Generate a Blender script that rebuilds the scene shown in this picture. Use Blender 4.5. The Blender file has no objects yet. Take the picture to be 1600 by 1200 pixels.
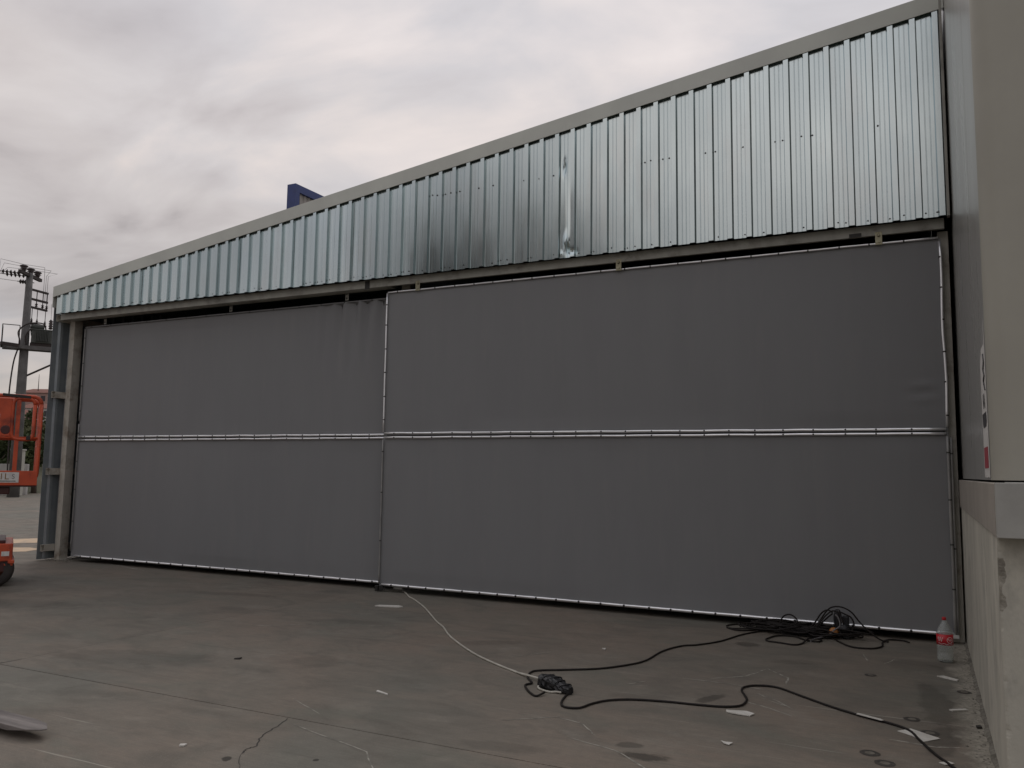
import bpy, bmesh, math, random
from mathutils import Vector, Matrix
R = math.radians
rnd = random.Random(7)
sc = bpy.context.scene
col = sc.collection
# ------------------------------------------------------------------ camera
cam_d = bpy.data.cameras.new('camera')
cam = bpy.data.objects.new('camera', cam_d); col.objects.link(cam)
cam_d.sensor_width = 36.0
cam_d.lens = 29.146
cam_d.clip_start = 0.05; cam_d.clip_end = 5000
rx, ry, rz = (Vector((0.89655464, 0.44273085, 0.01338578)), Vector((0.03429552, -0.09951696, 0.99444467)),
              Vector((0.44160345, -0.8911149, -0.10440607)))
m = Matrix.Identity(4)
for i in range(3):
    m[i][0] = rx[i]; m[i][1] = ry[i]; m[i][2] = rz[i]
m[0][3], m[1][3], m[2][3] = 0.0, -9.24425, 1.6
cam.matrix_world = m
sc.camera = cam
# ------------------------------------------------------------------ render look
sc.view_settings.view_transform = 'Standard'
sc.view_settings.look = 'None'
sc.view_settings.exposure = 0.0
sc.view_settings.gamma = 1.0
sc.view_settings.use_curve_mapping = False
# ------------------------------------------------------------------ world: overcast sky with cloud deck
SUN_EL, SUN_AZ = R(52), R(-25)      # azimuth measured from +Y towards +X
world = bpy.data.worlds.new('World'); sc.world = world
world.use_nodes = True
wn, wl = world.node_tree.nodes, world.node_tree.links
wn.clear()
def N(nodes, t, **kw):
    n = nodes.new(t)
    for k, v in kw.items(): setattr(n, k, v)
    return n
out = N(wn, 'ShaderNodeOutputWorld'); bg = N(wn, 'ShaderNodeBackground'); bg.inputs['Strength'].default_value = 0.1
sky = N(wn, 'ShaderNodeTexSky', sky_type='NISHITA', sun_disc=False, sun_elevation=SUN_EL, sun_rotation=SUN_AZ)
tc = N(wn, 'ShaderNodeTexCoord'); sep = N(wn, 'ShaderNodeSeparateXYZ')
wl.new(tc.outputs['Generated'], sep.inputs[0])
def M(op, a, b=None, nodes=wn, links=wl):
    n = nodes.new('ShaderNodeMath'); n.operation = op
    for i, v in enumerate((a, b)):
        if v is None: continue
        if isinstance(v, (int, float)): n.inputs[i].default_value = v
        else: links.new(v, n.inputs[i])
    return n.outputs[0]
den = M('ADD', M('MAXIMUM', sep.outputs[2], 0.0), 0.22)
comb = N(wn, 'ShaderNodeCombineXYZ')
wl.new(M('DIVIDE', sep.outputs[0], den), comb.inputs[0]); wl.new(M('DIVIDE', sep.outputs[1], den), comb.inputs[1])
def wnoise(scale, detail, rough, off, dist=0.0, stretch=(1, 1, 1)):
    mp = N(wn, 'ShaderNodeMapping'); mp.inputs['Location'].default_value = off; mp.inputs['Scale'].default_value = stretch
    wl.new(comb.outputs[0], mp.inputs[0])
    n = N(wn, 'ShaderNodeTexNoise'); n.inputs['Scale'].default_value = scale; n.inputs['Detail'].default_value = detail
    n.inputs['Roughness'].default_value = rough; n.inputs['Distortion'].default_value = dist
    wl.new(mp.outputs[0], n.inputs['Vector'])
    return n.outputs['Fac']
n1 = wnoise(0.75, 4, 0.5, (22.0783, .36711, 30.5885), 0.5, (1, 1.2, 1))
n2 = wnoise(2.0, 6, 0.52, (3.38617, 32.68345, 1.40417), 0.4, (1, 1.5, 1))
mixv = M('ADD', M('MULTIPLY', n1, 0.56), M('MULTIPLY', n2, 0.44))
cr = N(wn, 'ShaderNodeValToRGB')
e = cr.color_ramp.elements
e[0].position = 0.38; e[0].color = (0.40, 0.375, 0.38, 1)
e[1].position = 0.64; e[1].color = (0.90, 0.83, 0.79, 1)
x = e.new(0.445); x.color = (0.56, 0.535, 0.54, 1)
x = e.new(0.50); x.color = (0.64, 0.62, 0.625, 1)
x = e.new(0.56); x.color = (0.76, 0.71, 0.69, 1)
wl.new(mixv, cr.inputs[0])
# warm and cool drifts in the deck
n3 = wnoise(0.55, 2, 0.5, (21.1263, 8.37748, 11.55056), 0.2)
hue = N(wn, 'ShaderNodeValToRGB'); h = hue.color_ramp.elements
h[0].position = 0.36; h[0].color = (0.90, 0.95, 1.04, 1); h[1].position = 0.62; h[1].color = (1.05, 1.0, 0.96, 1)
wl.new(n3, hue.inputs[0])
tint = N(wn, 'ShaderNodeMix', data_type='RGBA', blend_type='MULTIPLY'); tint.inputs[0].default_value = 1.0
wl.new(cr.outputs[0], tint.inputs[6]); wl.new(hue.outputs[0], tint.inputs[7])
# towards the horizon the deck is thicker and greyer
hz = N(wn, 'ShaderNodeMapRange'); hz.inputs[1].default_value = 0.0; hz.inputs[2].default_value = 0.36
hz.inputs[3].default_value = 0.55; hz.inputs[4].default_value = 1.0
wl.new(sep.outputs[2], hz.inputs[0])
mul = N(wn, 'ShaderNodeMix', data_type='RGBA', blend_type='MULTIPLY'); mul.inputs[0].default_value = 1.0
wl.new(tint.outputs[2], mul.inputs[6])
cg = N(wn, 'ShaderNodeCombineColor')
wl.new(hz.outputs[0], cg.inputs[0]); wl.new(hz.outputs[0], cg.inputs[1]); wl.new(hz.outputs[0], cg.inputs[2])
wl.new(cg.outputs[0], mul.inputs[7])
scl = N(wn, 'ShaderNodeVectorMath', operation='SCALE'); scl.inputs['Scale'].default_value = 10.5
wl.new(mul.outputs[2], scl.inputs[0])
mx = N(wn, 'ShaderNodeMix', data_type='RGBA'); mx.inputs[0].default_value = 0.93
wl.new(sky.outputs[0], mx.inputs[6]); wl.new(scl.outputs[0], mx.inputs[7])
wl.new(mx.outputs[2], bg.inputs['Color']); wl.new(bg.outputs[0], out.inputs[0])
# ------------------------------------------------------------------ sun (veiled)
sd = bpy.data.lights.new('sun', 'SUN'); sd.energy = 0.5; sd.angle = R(30); sd.color = (1, 0.95, 0.88)
sun = bpy.data.objects.new('sun', sd); col.objects.link(sun)
sv = Vector((math.sin(SUN_AZ) * math.cos(SUN_EL), math.cos(SUN_AZ) * math.cos(SUN_EL), math.sin(SUN_EL)))
sun.rotation_euler = sv.to_track_quat('Z', 'Y').to_euler()
sun.location = (0, 0, 40)

# ================================================================== helpers
class MB:
    """collects shapes into ONE mesh object"""
    def __init__(s): s.v = []; s.f = []
    def add(s, vs, fs):
        o = len(s.v); s.v += [tuple(p) for p in vs]; s.f += [tuple(i + o for i in f) for f in fs]; return s
    def box(s, a, b):
        (x0, y0, z0), (x1, y1, z1) = a, b
        return s.add([(x0,y0,z0),(x1,y0,z0),(x1,y1,z0),(x0,y1,z0),(x0,y0,z1),(x1,y0,z1),(x1,y1,z1),(x0,y1,z1)],
                     [(3,2,1,0),(4,5,6,7),(0,1,5,4),(1,2,6,5),(2,3,7,6),(3,0,4,7)])
    def bar(s, p, q, w, h=None, up=(0, 0, 1)):
        p, q = Vector(p), Vector(q); h = h or w
        d = (q - p).normalized(); u = Vector(up)
        if abs(d.dot(u)) > .98: u = Vector((1, 0, 0))
        a = d.cross(u).normalized() * w / 2; b = a.cross(d).normalized() * h / 2
        vs = [p-a-b, p+a-b, p+a+b, p-a+b, q-a-b, q+a-b, q+a+b, q-a+b]
        return s.add(vs, [(3,2,1,0),(4,5,6,7),(0,1,5,4),(1,2,6,5),(2,3,7,6),(3,0,4,7)])
    def tube(s, pts, r, n=8, cap=True):
        pts = [Vector(p) for p in pts]; k = len(pts); rs = r if isinstance(r, (list, tuple)) else [r] * k
        ref = None; vs = []
        for i, p in enumerate(pts):
            d = (pts[min(i+1, k-1)] - pts[max(i-1, 0)])
            d = d.normalized() if d.length > 1e-9 else Vector((0, 0, 1))
            if ref is None: ref = Vector((0, 0, 1)) if abs(d.z) < .9 else Vector((1, 0, 0))
            a = d.cross(ref).normalized(); b = a.cross(d).normalized(); ref = b
            for j in range(n):
                t = 2 * math.pi * j / n
                vs.append(p + a * math.cos(t) * rs[i] + b * math.sin(t) * rs[i])
        fs = [(i*n+j, i*n+(j+1) % n, (i+1)*n+(j+1) % n, (i+1)*n+j) for i in range(k-1) for j in range(n)]
        if cap: fs += [tuple(range(n))[::-1], tuple(range((k-1)*n, k*n))]
        return s.add(vs, fs)
    def lathe(s, prof, c=(0, 0, 0), n=24, axis='z', close=False):
        vs = []; k = len(prof)
        for r, z in prof:
            for j in range(n):
                t = 2 * math.pi * j / n; x, y = r * math.cos(t), r * math.sin(t)
                p = {'z': (x, y, z), 'y': (x, z, y), 'x': (z, x, y)}[axis]
                vs.append((c[0]+p[0], c[1]+p[1], c[2]+p[2]))
        last = k if close else k - 1
        fs = [(i*n+j, i*n+(j+1) % n, ((i+1) % k)*n+(j+1) % n, ((i+1) % k)*n+j) for i in range(last) for j in range(n)]
        if not close:
            if prof[0][0] > 1e-6: fs.append(tuple(range(n))[::-1])
            if prof[-1][0] > 1e-6: fs.append(tuple(range((k-1)*n, k*n)))
        return s.add(vs, fs)
    def prism(s, poly, h0, h1):
        """xy polygon from z=h0 to z=h1"""
        n = len(poly)
        vs = [(x, y, h0) for x, y in poly] + [(x, y, h1) for x, y in poly]
        return s.add(vs, [tuple(range(n))[::-1], tuple(range(n, 2*n))] + [(i, (i+1) % n, n+(i+1) % n, n+i) for i in range(n)])
    def build(s, name, mat, parent=None, smooth=False, bevel=0.0, fix=True):
        me = bpy.data.meshes.new(name); me.from_pydata(s.v, [], s.f); me.update()
        if fix:
            bm = bmesh.new(); bm.from_mesh(me)
            bmesh.ops.recalc_face_normals(bm, faces=bm.faces); bm.to_mesh(me); bm.free()
        if smooth:
            me.polygons.foreach_set('use_smooth', [True] * len(me.polygons))
        if mat: me.materials.append(mat)
        o = bpy.data.objects.new(name, me); col.objects.link(o)
        if parent: o.parent = parent
        if bevel:
            b = o.modifiers.new('bevel', 'BEVEL'); b.width = bevel; b.segments = 2; b.limit_method = 'ANGLE'
        if smooth == 'auto':
            pass
        return o
def tag(o, label=None, cat=None, group=None, kind=None):
    for k, v in (('label', label), ('category', cat), ('group', group), ('kind', kind)):
        if v: o[k] = v
    return o
def empty(name, loc, label, cat, group=None, rz=0, kind=None):
    o = bpy.data.objects.new(name, None); col.objects.link(o); o.location = loc; o.rotation_euler = (0, 0, rz)
    o.empty_display_size = .2
    return tag(o, label, cat, group, kind)
def link_copy(o, parent=None):
    c = o.copy(); col.objects.link(c)
    if parent is not None: c.parent = parent
    for ch in o.children: link_copy(ch, c)
    return c
def spline(pts, sub=6):
    pts = [Vector(p) for p in pts]; out = []
    for i in range(len(pts) - 1):
        p0, p1, p2, p3 = pts[max(i-1, 0)], pts[i], pts[i+1], pts[min(i+2, len(pts)-1)]
        for k in range(sub):
            t = k / sub
            out.append(0.5 * ((2*p1) + (p2-p0)*t + (2*p0-5*p1+4*p2-p3)*t*t + (3*p1-p0-3*p2+p3)*t**3))
    out.append(pts[-1]); return out

# ================================================================== materials
def mat(name, c, rough=.6, metal=0., c2=None, nscale=3., nrange=(.35, .65), bump=0., bscale=40., stretch=(1, 1, 1),
        spec=.5, rvar=0., coat=0., c3=None, n3scale=.6, objrand=0.):
    m = bpy.data.materials.new(name); m.use_nodes = True
    nd, lk = m.node_tree.nodes, m.node_tree.links
    p = nd['Principled BSDF']
    p.inputs['Base Color'].default_value = (*c, 1); p.inputs['Roughness'].default_value = rough
    p.inputs['Metallic'].default_value = metal; p.inputs['Specular IOR Level'].default_value = spec
    p.inputs['Coat Weight'].default_value = coat
    geo = nd.new('ShaderNodeNewGeometry'); mp = nd.new('ShaderNodeMapping'); mp.inputs['Scale'].default_value = stretch
    lk.new(geo.outputs['Position'], mp.inputs[0])
    def noise(sc_, det=6, ro=.55):
        n = nd.new('ShaderNodeTexNoise'); n.inputs['Scale'].default_value = sc_; n.inputs['Detail'].default_value = det
        n.inputs['Roughness'].default_value = ro; lk.new(mp.outputs[0], n.inputs['Vector']); return n.outputs['Fac']
    def mr(x, a, b, c_, d):
        n = nd.new('ShaderNodeMapRange'); lk.new(x, n.inputs[0])
        for i, v in enumerate((a, b, c_, d)): n.inputs[i+1].default_value = v
        return n.outputs[0]
    colr = None
    if c2:
        mix = nd.new('ShaderNodeMix'); mix.data_type = 'RGBA'
        mix.inputs[6].default_value = (*c, 1); mix.inputs[7].default_value = (*c2, 1)
        lk.new(mr(noise(nscale), *nrange, 0, 1), mix.inputs[0]); colr = mix.outputs[2]
    if c3:
        mix = nd.new('ShaderNodeMix'); mix.data_type = 'RGBA'
        if colr: lk.new(colr, mix.inputs[6])
        else: mix.inputs[6].default_value = (*c, 1)
        mix.inputs[7].default_value = (*c3, 1)
        lk.new(mr(noise(n3scale, 8, .65), .52, .68, 0, 1), mix.inputs[0]); colr = mix.outputs[2]
    if objrand:
        oi = nd.new('ShaderNodeObjectInfo'); hs = nd.new('ShaderNodeHueSaturation')
        lk.new(mr(oi.outputs['Random'], 0, 1, 1-objrand, 1+objrand), hs.inputs['Value'])
        if colr: lk.new(colr, hs.inputs['Color'])
        else: hs.inputs['Color'].default_value = (*c, 1)
        colr = hs.outputs[0]
    if colr: lk.new(colr, p.inputs['Base Color'])
    if rvar:
        lk.new(mr(noise(nscale * 1.7), .3, .7, max(rough-rvar, .03), rough+rvar), p.inputs['Roughness'])
    if bump:
        b = nd.new('ShaderNodeBump'); b.inputs['Strength'].default_value = bump; b.inputs['Distance'].default_value = .01
        lk.new(noise(bscale), b.inputs['Height']); lk.new(b.outputs[0], p.inputs['Normal'])
    return m
MT = {}
MT['cladding'] = mat('galvanised_sheet', (.57, .645, .65), .20, 1., (.50, .57, .58), 1.6, bump=.05, bscale=3, stretch=(1, 1, .3), rvar=.06,
                     c3=(.53, .58, .58), n3scale=2.5, objrand=.06)
MT['dark_flank'] = MT['cladding']
MT['fascia'] = mat('trim_grey_beige', (.60, .615, .555), .5, 0, (.54, .55, .50), 2., bump=.03, bscale=3, spec=.35)
MT['steel_cream'] = mat('painted_steel_cream', (.50, .48, .415), .55, 0, (.42, .40, .345), 5, bump=.08, bscale=30, c3=(.27, .23, .18), n3scale=4)
MT['steel_track'] = mat('painted_track', (.36, .355, .31), .5, 0, (.27, .265, .23), 4, bump=.05, c3=(.17, .16, .135), n3scale=3)
MT['tarp'] = mat('grey_pvc_tarp', (.203, .205, .206), .55, 0, (.196, .197, .199), 1.6, bump=.03, bscale=6, spec=.28, stretch=(2.2, 2.2, .35), c3=(.207, .207, .206), n3scale=2.5)
MT['batten'] = mat('aluminium_batten', (.92, .92, .92), .28, .75, (.80, .80, .80), 6, bump=.04, bscale=20)
MT['batten_dull'] = mat('dull_batten', (.30, .295, .28), .5, .2, (.22, .22, .21), 6)
MT['bolt'] = mat('dark_bolt', (.04, .038, .035), .5, .6)
MT['galv'] = mat('zinc_yellow', (.36, .34, .24), .45, .7, (.24, .22, .15), 20)
MT['side_sheet'] = mat('blue_grey_sheet', (.27, .30, .31), .45, .3, (.22, .25, .265), 4, bump=.04, bscale=6)
MT['void'] = mat('dark_interior', (.02, .02, .02), .9)
MT['annex_side'] = mat('annex_panel', (.30, .295, .275), .30, 0, (.275, .27, .25), 1.5, bump=.05, bscale=2.0, stretch=(1, 1, .2), spec=.5, rvar=.04)
MT['annex_front'] = mat('annex_corner_beige', (.365, .35, .295), .5, 0, (.335, .32, .27), 2, bump=.02, spec=.4)
MT['ledge_side'] = mat('ledge_flashing_brown', (.36, .325, .28), .55, 0, (.31, .28, .24), 5, bump=.06, spec=.3)
MT['ledge_front'] = mat('ledge_flashing_grey', (.37, .365, .335), .5, 0, (.31, .305, .28), 5, bump=.06, spec=.3)
MT['plinth'] = mat('rendered_concrete', (.52, .495, .42), .85, 0, (.42, .40, .34), 2.6, bump=.4, bscale=45, c3=(.34, .325, .28), n3scale=4.5, spec=.2, stretch=(1, 1, .55))
MT['broken'] = mat('broken_concrete', (.32, .30, .25), .95, 0, (.20, .185, .155), 16, bump=.8, bscale=70, spec=.1)
MT['rubble'] = mat('crumbled_mortar', (.24, .225, .19), .9, 0, (.12, .11, .09), 18, bump=.6, bscale=60, spec=.1)
MT['black_rubber'] = mat('black_rubber', (.010, .008, .007), .6, 0, (.018, .014, .012), 30, bump=.05, spec=.25)
MT['black_tape'] = mat('black_tape', (.012, .012, .013), .32, 0, bump=.5, bscale=60)
MT['white_cable'] = mat('white_cable', (.50, .48, .41), .5, 0, (.36, .34, .29), 12)
MT['paper'] = mat('white_offcut', (.62, .60, .55), .7, 0, (.50, .48, .43), 12)
MT['plank'] = mat('weathered_grey_wood', (.23, .205, .19), .75, 0, (.12, .105, .098), 6, bump=.3, bscale=25, stretch=(.3, 3, 3), c3=(.085, .075, .07), n3scale=4)
MT['orange'] = mat('lift_orange', (.54, .082, .028), .42, 0, (.44, .062, .022), 6, spec=.4, c3=(.16, .03, .018), n3scale=3)
MT['lift_dark'] = mat('lift_dark_red', (.06, .012, .010), .5)
MT['tyre'] = mat('tyre_rubber', (.022, .019, .018), .8, 0, (.045, .036, .032), 8, bump=.2)
MT['rim'] = mat('rusty_rim', (.13, .035, .02), .6)
MT['white_paint'] = mat('white_sticker', (.66, .64, .60), .5, 0, (.55, .53, .5), 20)
MT['ink'] = mat('dark_ink', (.035, .033, .035), .6)
MT['ink_brown'] = mat('brown_ink', (.22, .13, .04), .6)
MT['ink_red'] = mat('red_ink', (.30, .035, .05), .6)
MT['pole'] = mat('concrete_pole', (.15, .142, .135), .85, 0, (.10, .095, .09), 3, bump=.1)
MT['iron'] = mat('dark_iron', (.032, .026, .025), .7, .2, (.05, .035, .03), 10)
MT['brown_insulator'] = mat('brown_porcelain', (.030, .018, .016), .25)
MT['transformer'] = mat('transformer_green_grey', (.085, .09, .078), .6, 0, (.065, .07, .06), 6)
MT['wire'] = mat('wire_grey', (.16, .15, .15), .6)
MT['sign_blue'] = mat('sign_blue', (.030, .052, .19), .45, 0, (.024, .040, .14), 3)
MT['sign_beige'] = mat('sign_beige', (.40, .36, .32), .6, 0, (.33, .30, .27), 4)
MT['cabinet'] = mat('cabinet_cream', (.44, .42, .36), .6)
MT['far_wall'] = mat('far_wall_white', (.42, .40, .37), .8, 0, (.33, .31, .29), 2)
MT['kerb'] = mat('kerb_concrete', (.085, .08, .072), .9, 0, (.13, .12, .105), 3)
MT['kerb_pale'] = mat('kerb_pale', (.30, .28, .25), .9, 0, (.22, .20, .18), 3)
MT['road_paint'] = mat('worn_road_paint', (.62, .45, .29), .7, 0, (.42, .33, .24), 5, nrange=(.45, .7))
MT['leaf'] = mat('leaf', (.045, .062, .026), .7, 0, (.085, .10, .042), .8, c3=(.03, .042, .02), n3scale=1.5, spec=.2)
MT['leaf2'] = mat('leaf_olive', (.075, .082, .038), .7, 0, (.12, .12, .06), .8, c3=(.05, .055, .03), n3scale=1.5, spec=.2)
MT['bark'] = mat('bark', (.08, .06, .045), .9, 0, bump=.3)
MT['bank'] = mat('bank_grass', (.055, .062, .032), .9, 0, (.10, .09, .055), .5, bump=.4, bscale=8)
MT['hill'] = mat('hill_scrub', (.075, .080, .055), .95, 0, (.11, .10, .075), .05)
MT['house_white'] = mat('house_white', (.50, .47, .44), .8)
MT['house_pink'] = mat('house_pink', (.34, .22, .19), .8)
MT['roof_red'] = mat('roof_red', (.23, .09, .065), .8, 0, (.17, .07, .05), 1.)
MT['window'] = mat('window_dark', (.03, .03, .035), .2)
MT['stain_ring'] = mat('rust_ring', (.035, .030, .025), .7, 0, (.06, .052, .043), 30)
MT['ring_core'] = mat('ring_core', (.17, .155, .125), .85, 0, (.11, .10, .08), 25)
MT['crack'] = mat('crack_dirt', (.040, .036, .031), .9)
MT['scratch'] = mat('scratch_dust', (.36, .34, .29), .9, 0, (.17, .16, .135), 14, nrange=(.42, .6))
MT['label_red'] = mat('bottle_label_red', (.50, .012, .022), .4)
MT['cap_red'] = mat('bottle_cap_red', (.45, .010, .015), .4)
MT['label_white'] = mat('label_white', (.75, .73, .72), .5)
MT['plug_orange'] = mat('plug_orange', (.42, .17, .045), .5, 0, (.30, .12, .03), 30)
MT['tool_black'] = mat('tool_black', (.014, .014, .016), .4)
g = bpy.data.materials.new('clear_pet'); g.use_nodes = True
gp = g.node_tree.nodes['Principled BSDF']; gp.inputs['Transmission Weight'].default_value = .86
gp.inputs['Roughness'].default_value = .03; gp.inputs['IOR'].default_value = 1.30; gp.inputs['Base Color'].default_value = (.90, .93, .91, 1)
MT['pet'] = g

# ---- concrete: patches, trowel sweeps, scratches, stains with a shape of their own
def concrete(name, tint=1., stains=True):
    m = bpy.data.materials.new(name); m.use_nodes = True
    nd, lk = m.node_tree.nodes, m.node_tree.links
    p = nd['Principled BSDF']; p.inputs['Specular IOR Level'].default_value = .25
    geo = nd.new('ShaderNodeNewGeometry'); pos = geo.outputs['Position']
    def mp(scale=(1, 1, 1), rot=0, loc=(0, 0, 0)):
        n = nd.new('ShaderNodeMapping'); n.inputs['Scale'].default_value = scale; n.inputs['Rotation'].default_value = (0, 0, rot)
        n.inputs['Location'].default_value = loc; lk.new(pos, n.inputs[0]); return n.outputs[0]
    def noise(v, s, det=6, ro=.55, dist=0.):
        n = nd.new('ShaderNodeTexNoise'); n.inputs['Scale'].default_value = s; n.inputs['Detail'].default_value = det
        n.inputs['Roughness'].default_value = ro; n.inputs['Distortion'].default_value = dist; lk.new(v, n.inputs['Vector']); return n.outputs['Fac']
    def mr(x, a, b, c_, d, smooth=False):
        n = nd.new('ShaderNodeMapRange'); lk.new(x, n.inputs[0])
        if smooth: n.interpolation_type = 'SMOOTHSTEP'
        for i, v in enumerate((a, b, c_, d)): n.inputs[i+1].default_value = v
        return n.outputs[0]
    def mixc(f, a, b, mode='MIX'):
        n = nd.new('ShaderNodeMix'); n.data_type = 'RGBA'; n.blend_type = mode
        if isinstance(f, float): n.inputs[0].default_value = f
        else: lk.new(f, n.inputs[0])
        for k, v in ((6, a), (7, b)):
            if isinstance(v, tuple): n.inputs[k].default_value = (*v, 1)
            else: lk.new(v, n.inputs[k])
        return n.outputs[2]
    mth = lambda op, a, b=None: M(op, a, b, nd, lk)
    t = tint
    big = noise(mp(), .42, 5, .55, .6)
    c = mixc(mr(big, .36, .64, 0, 1), (.132*t, .106*t, .083*t), (.098*t, .094*t, .078*t))
    mid = noise(mp((1, 1.6, 1), .5), 1.5, 7, .62, .8)
    c = mixc(mr(mid, .48, .70, 0, .62), c, (.062*t, .058*t, .049*t))
    mid2 = noise(mp((1, 1.4, 1), -.3, (5, 2, 0)), 1.9, 8, .62, .4)
    c = mixc(mr(mid2, .54, .72, 0, .55), c, (.165*t, .150*t, .124*t))
    for off, k, cc in (((7, 1, 0), .6, (.142, .117, .092)), ((2, 9, 0), .55, (.088, .090, .072))):
        mo = noise(mp((1, 1.8, 1), .35, off), .95, 7, .66, .5)
        c = mixc(mr(mo, .53, .66, 0, k), c, tuple(q*t for q in cc))
    fine = noise(mp(), 14, 6, .7)
    c = mixc(mr(fine, .3, .75, -.0, .35), c, (.06*t, .055*t, .047*t))
    for rot, off in ((.25, (3, 3, 0)), (-.55, (1, 7, 0))):
        br = noise(mp((.5, 7, 1), rot, off), 9, 5, .65)
        c = mixc(mr(br, .42, .68, 0, .32), c, (.070*t, .065*t, .055*t))
    speck = noise(mp(), 130, 3, .6)
    c = mixc(mr(speck, .60, .70, 0, .45), c, (.24*t, .22*t, .185*t))
    pit = noise(mp(), 75, 4, .7)
    c = mixc(mr(pit, .64, .74, 0, .55), c, (.045*t, .042*t, .036*t))
    # wheel scuffs running both ways
    for rot, off, k in ((.15, (2, 7, 0), .5), (1.2, (4, 1, 0), .4), (-.5, (8, 3, 0), .4)):
        s_ = noise(mp((.22, 5.5, 1), rot, off), 1.5, 7, .66, .35)
        c = mixc(mr(s_, .62, .70, 0, k*.8), c, (.060*t, .056*t, .048*t))
    for rot, off in ((.35, (1, 3, 0)), (-.9, (6, 2, 0))):
        s_ = noise(mp((.35, 22, 1), rot, off), 1.1, 4, .6, .25)
        c = mixc(mr(s_, .69, .73, 0, .5), c, (.25*t, .235*t, .20*t))
    if stains:
        sx = nd.new('ShaderNodeSeparateXYZ'); lk.new(pos, sx.inputs[0])
        wob = noise(mp(), 5, 5, .65)
        def blob(x, y, a, b, rot, k, colr, soft=.4):
            nonlocal c
            n = nd.new('ShaderNodeMapping'); n.vector_type = 'TEXTURE'
            n.inputs['Location'].default_value = (x, y, 0); n.inputs['Rotation'].default_value = (0, 0, rot); n.inputs['Scale'].default_value = (a, b, 1)
            lk.new(pos, n.inputs[0])
            ln = nd.new('ShaderNodeVectorMath'); ln.operation = 'LENGTH'; lk.new(n.outputs[0], ln.inputs[0])
            d = mth('ADD', ln.outputs['Value'], mth('MULTIPLY', mth('SUBTRACT', wob, .5), 1.6))
            c = mixc(mr(d, 1., 1.-soft, 0, k, True), c, colr)
        dk = (.026, .023, .019)
        for x, y, a, b, r_, k in ((-1.47, -4.51, .16, .08, .2, .75), (-1.60, -4.36, .11, .06, .2, .55), (-3.50, -5.66, .03, .045, .6, .95),
                                  (-3.06, -5.44, .022, .022, 0, .95), (-1.42, -3.10, .07, .17, -.4, .6), (-1.56, -1.02, .13, .13, 0, .6),
                                  (-2.25, -4.75, .4, .1, .2, .35), (-1.05, -1.6, .25, .1, .4, .3), (-5.5, -2.0, .5, .14, .3, .35), (-3.7, -2.2, .4, .12, .6, .35),
                                  (-8, -1.2, .8, .14, .2, .4), (-4.6, -3.6, .3, .25, .2, .3), (.02, -2.45, .13, .75, .1, .36), (.05, -3.35, .12, .45, -.1, .42),
                                  (-.1, -1.2, .3, .3, 0, .35), (-6, -4.2, .9, .3, .3, .35), (-9.5, -3, 1.1, .35, .3, .35), (-1.9, -3.3, .25, .1, .3, .3)):
            blob(x, y, a, b, r_, k*(.6 if a > .2 else .9), dk)
        # pale mortar spill along the foot of the annex wall
        e1 = mth('ADD', sx.outputs[0], mth('MULTIPLY', mth('SUBTRACT', noise(mp(), 3.2, 6, .65), .5), .42))
        c = mixc(mr(e1, .12, .22, 0, .95), c, mixc(mr(noise(mp(), 26, 5, .7), .42, .62, 0, 1), (.34, .315, .262), (.20, .185, .152)))
    oi = nd.new('ShaderNodeObjectInfo'); hs = nd.new('ShaderNodeHueSaturation'); lk.new(c, hs.inputs['Color'])
    lk.new(mr(oi.outputs['Random'], 0, 1, .93, 1.07), hs.inputs['Value'])
    lk.new(hs.outputs[0], p.inputs['Base Color'])
    lk.new(mr(mid, .3, .7, .62, .85), p.inputs['Roughness'])
    b = nd.new('ShaderNodeBump'); b.inputs['Strength'].default_value = .35; b.inputs['Distance'].default_value = .006
    lk.new(mth('ADD', mth('MULTIPLY', fine, .7), mth('MULTIPLY', speck, .25)), b.inputs['Height']); lk.new(b.outputs[0], p.inputs['Normal'])
    return m
MT['concrete'] = concrete('worn_concrete', 1.70)
MT['yard'] = concrete('yard_concrete', 1.85, False)

# ================================================================== SETTING
XL, XR = -13.30, 0.30          # hangar front, left and right ends
# -- yard sheet to the horizon
yard = MB()
xs = [-3000, -400, -100, -14.05]
yard.add([(-3000, -3000, -.012), (3000, -3000, -.012), (3000, 3000, -.012), (-3000, 3000, -.012)], [(0, 1, 2, 3)])
tag(yard.build('yard_ground', MT['yard'], fix=False), kind='structure')
apron = empty('concrete_apron', (0, 0, 0), None, None, kind='structure')
xe = [-13.95, -6.74, .318]
ye = [-15.0, -4.9, .55]
for i in range(2):
    for j in range(2):
        MB().box((xe[i]+.0015, ye[j]+.005, -.011), (xe[i+1]-.0015, ye[j+1]-.005, 0)).build('slab', MT['concrete'], apron, bevel=.003)
MB().box((xe[0], ye[0], -.0112), (xe[2], ye[2], -.007)).build('joint_filler', MT['crack'], apron)
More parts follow.
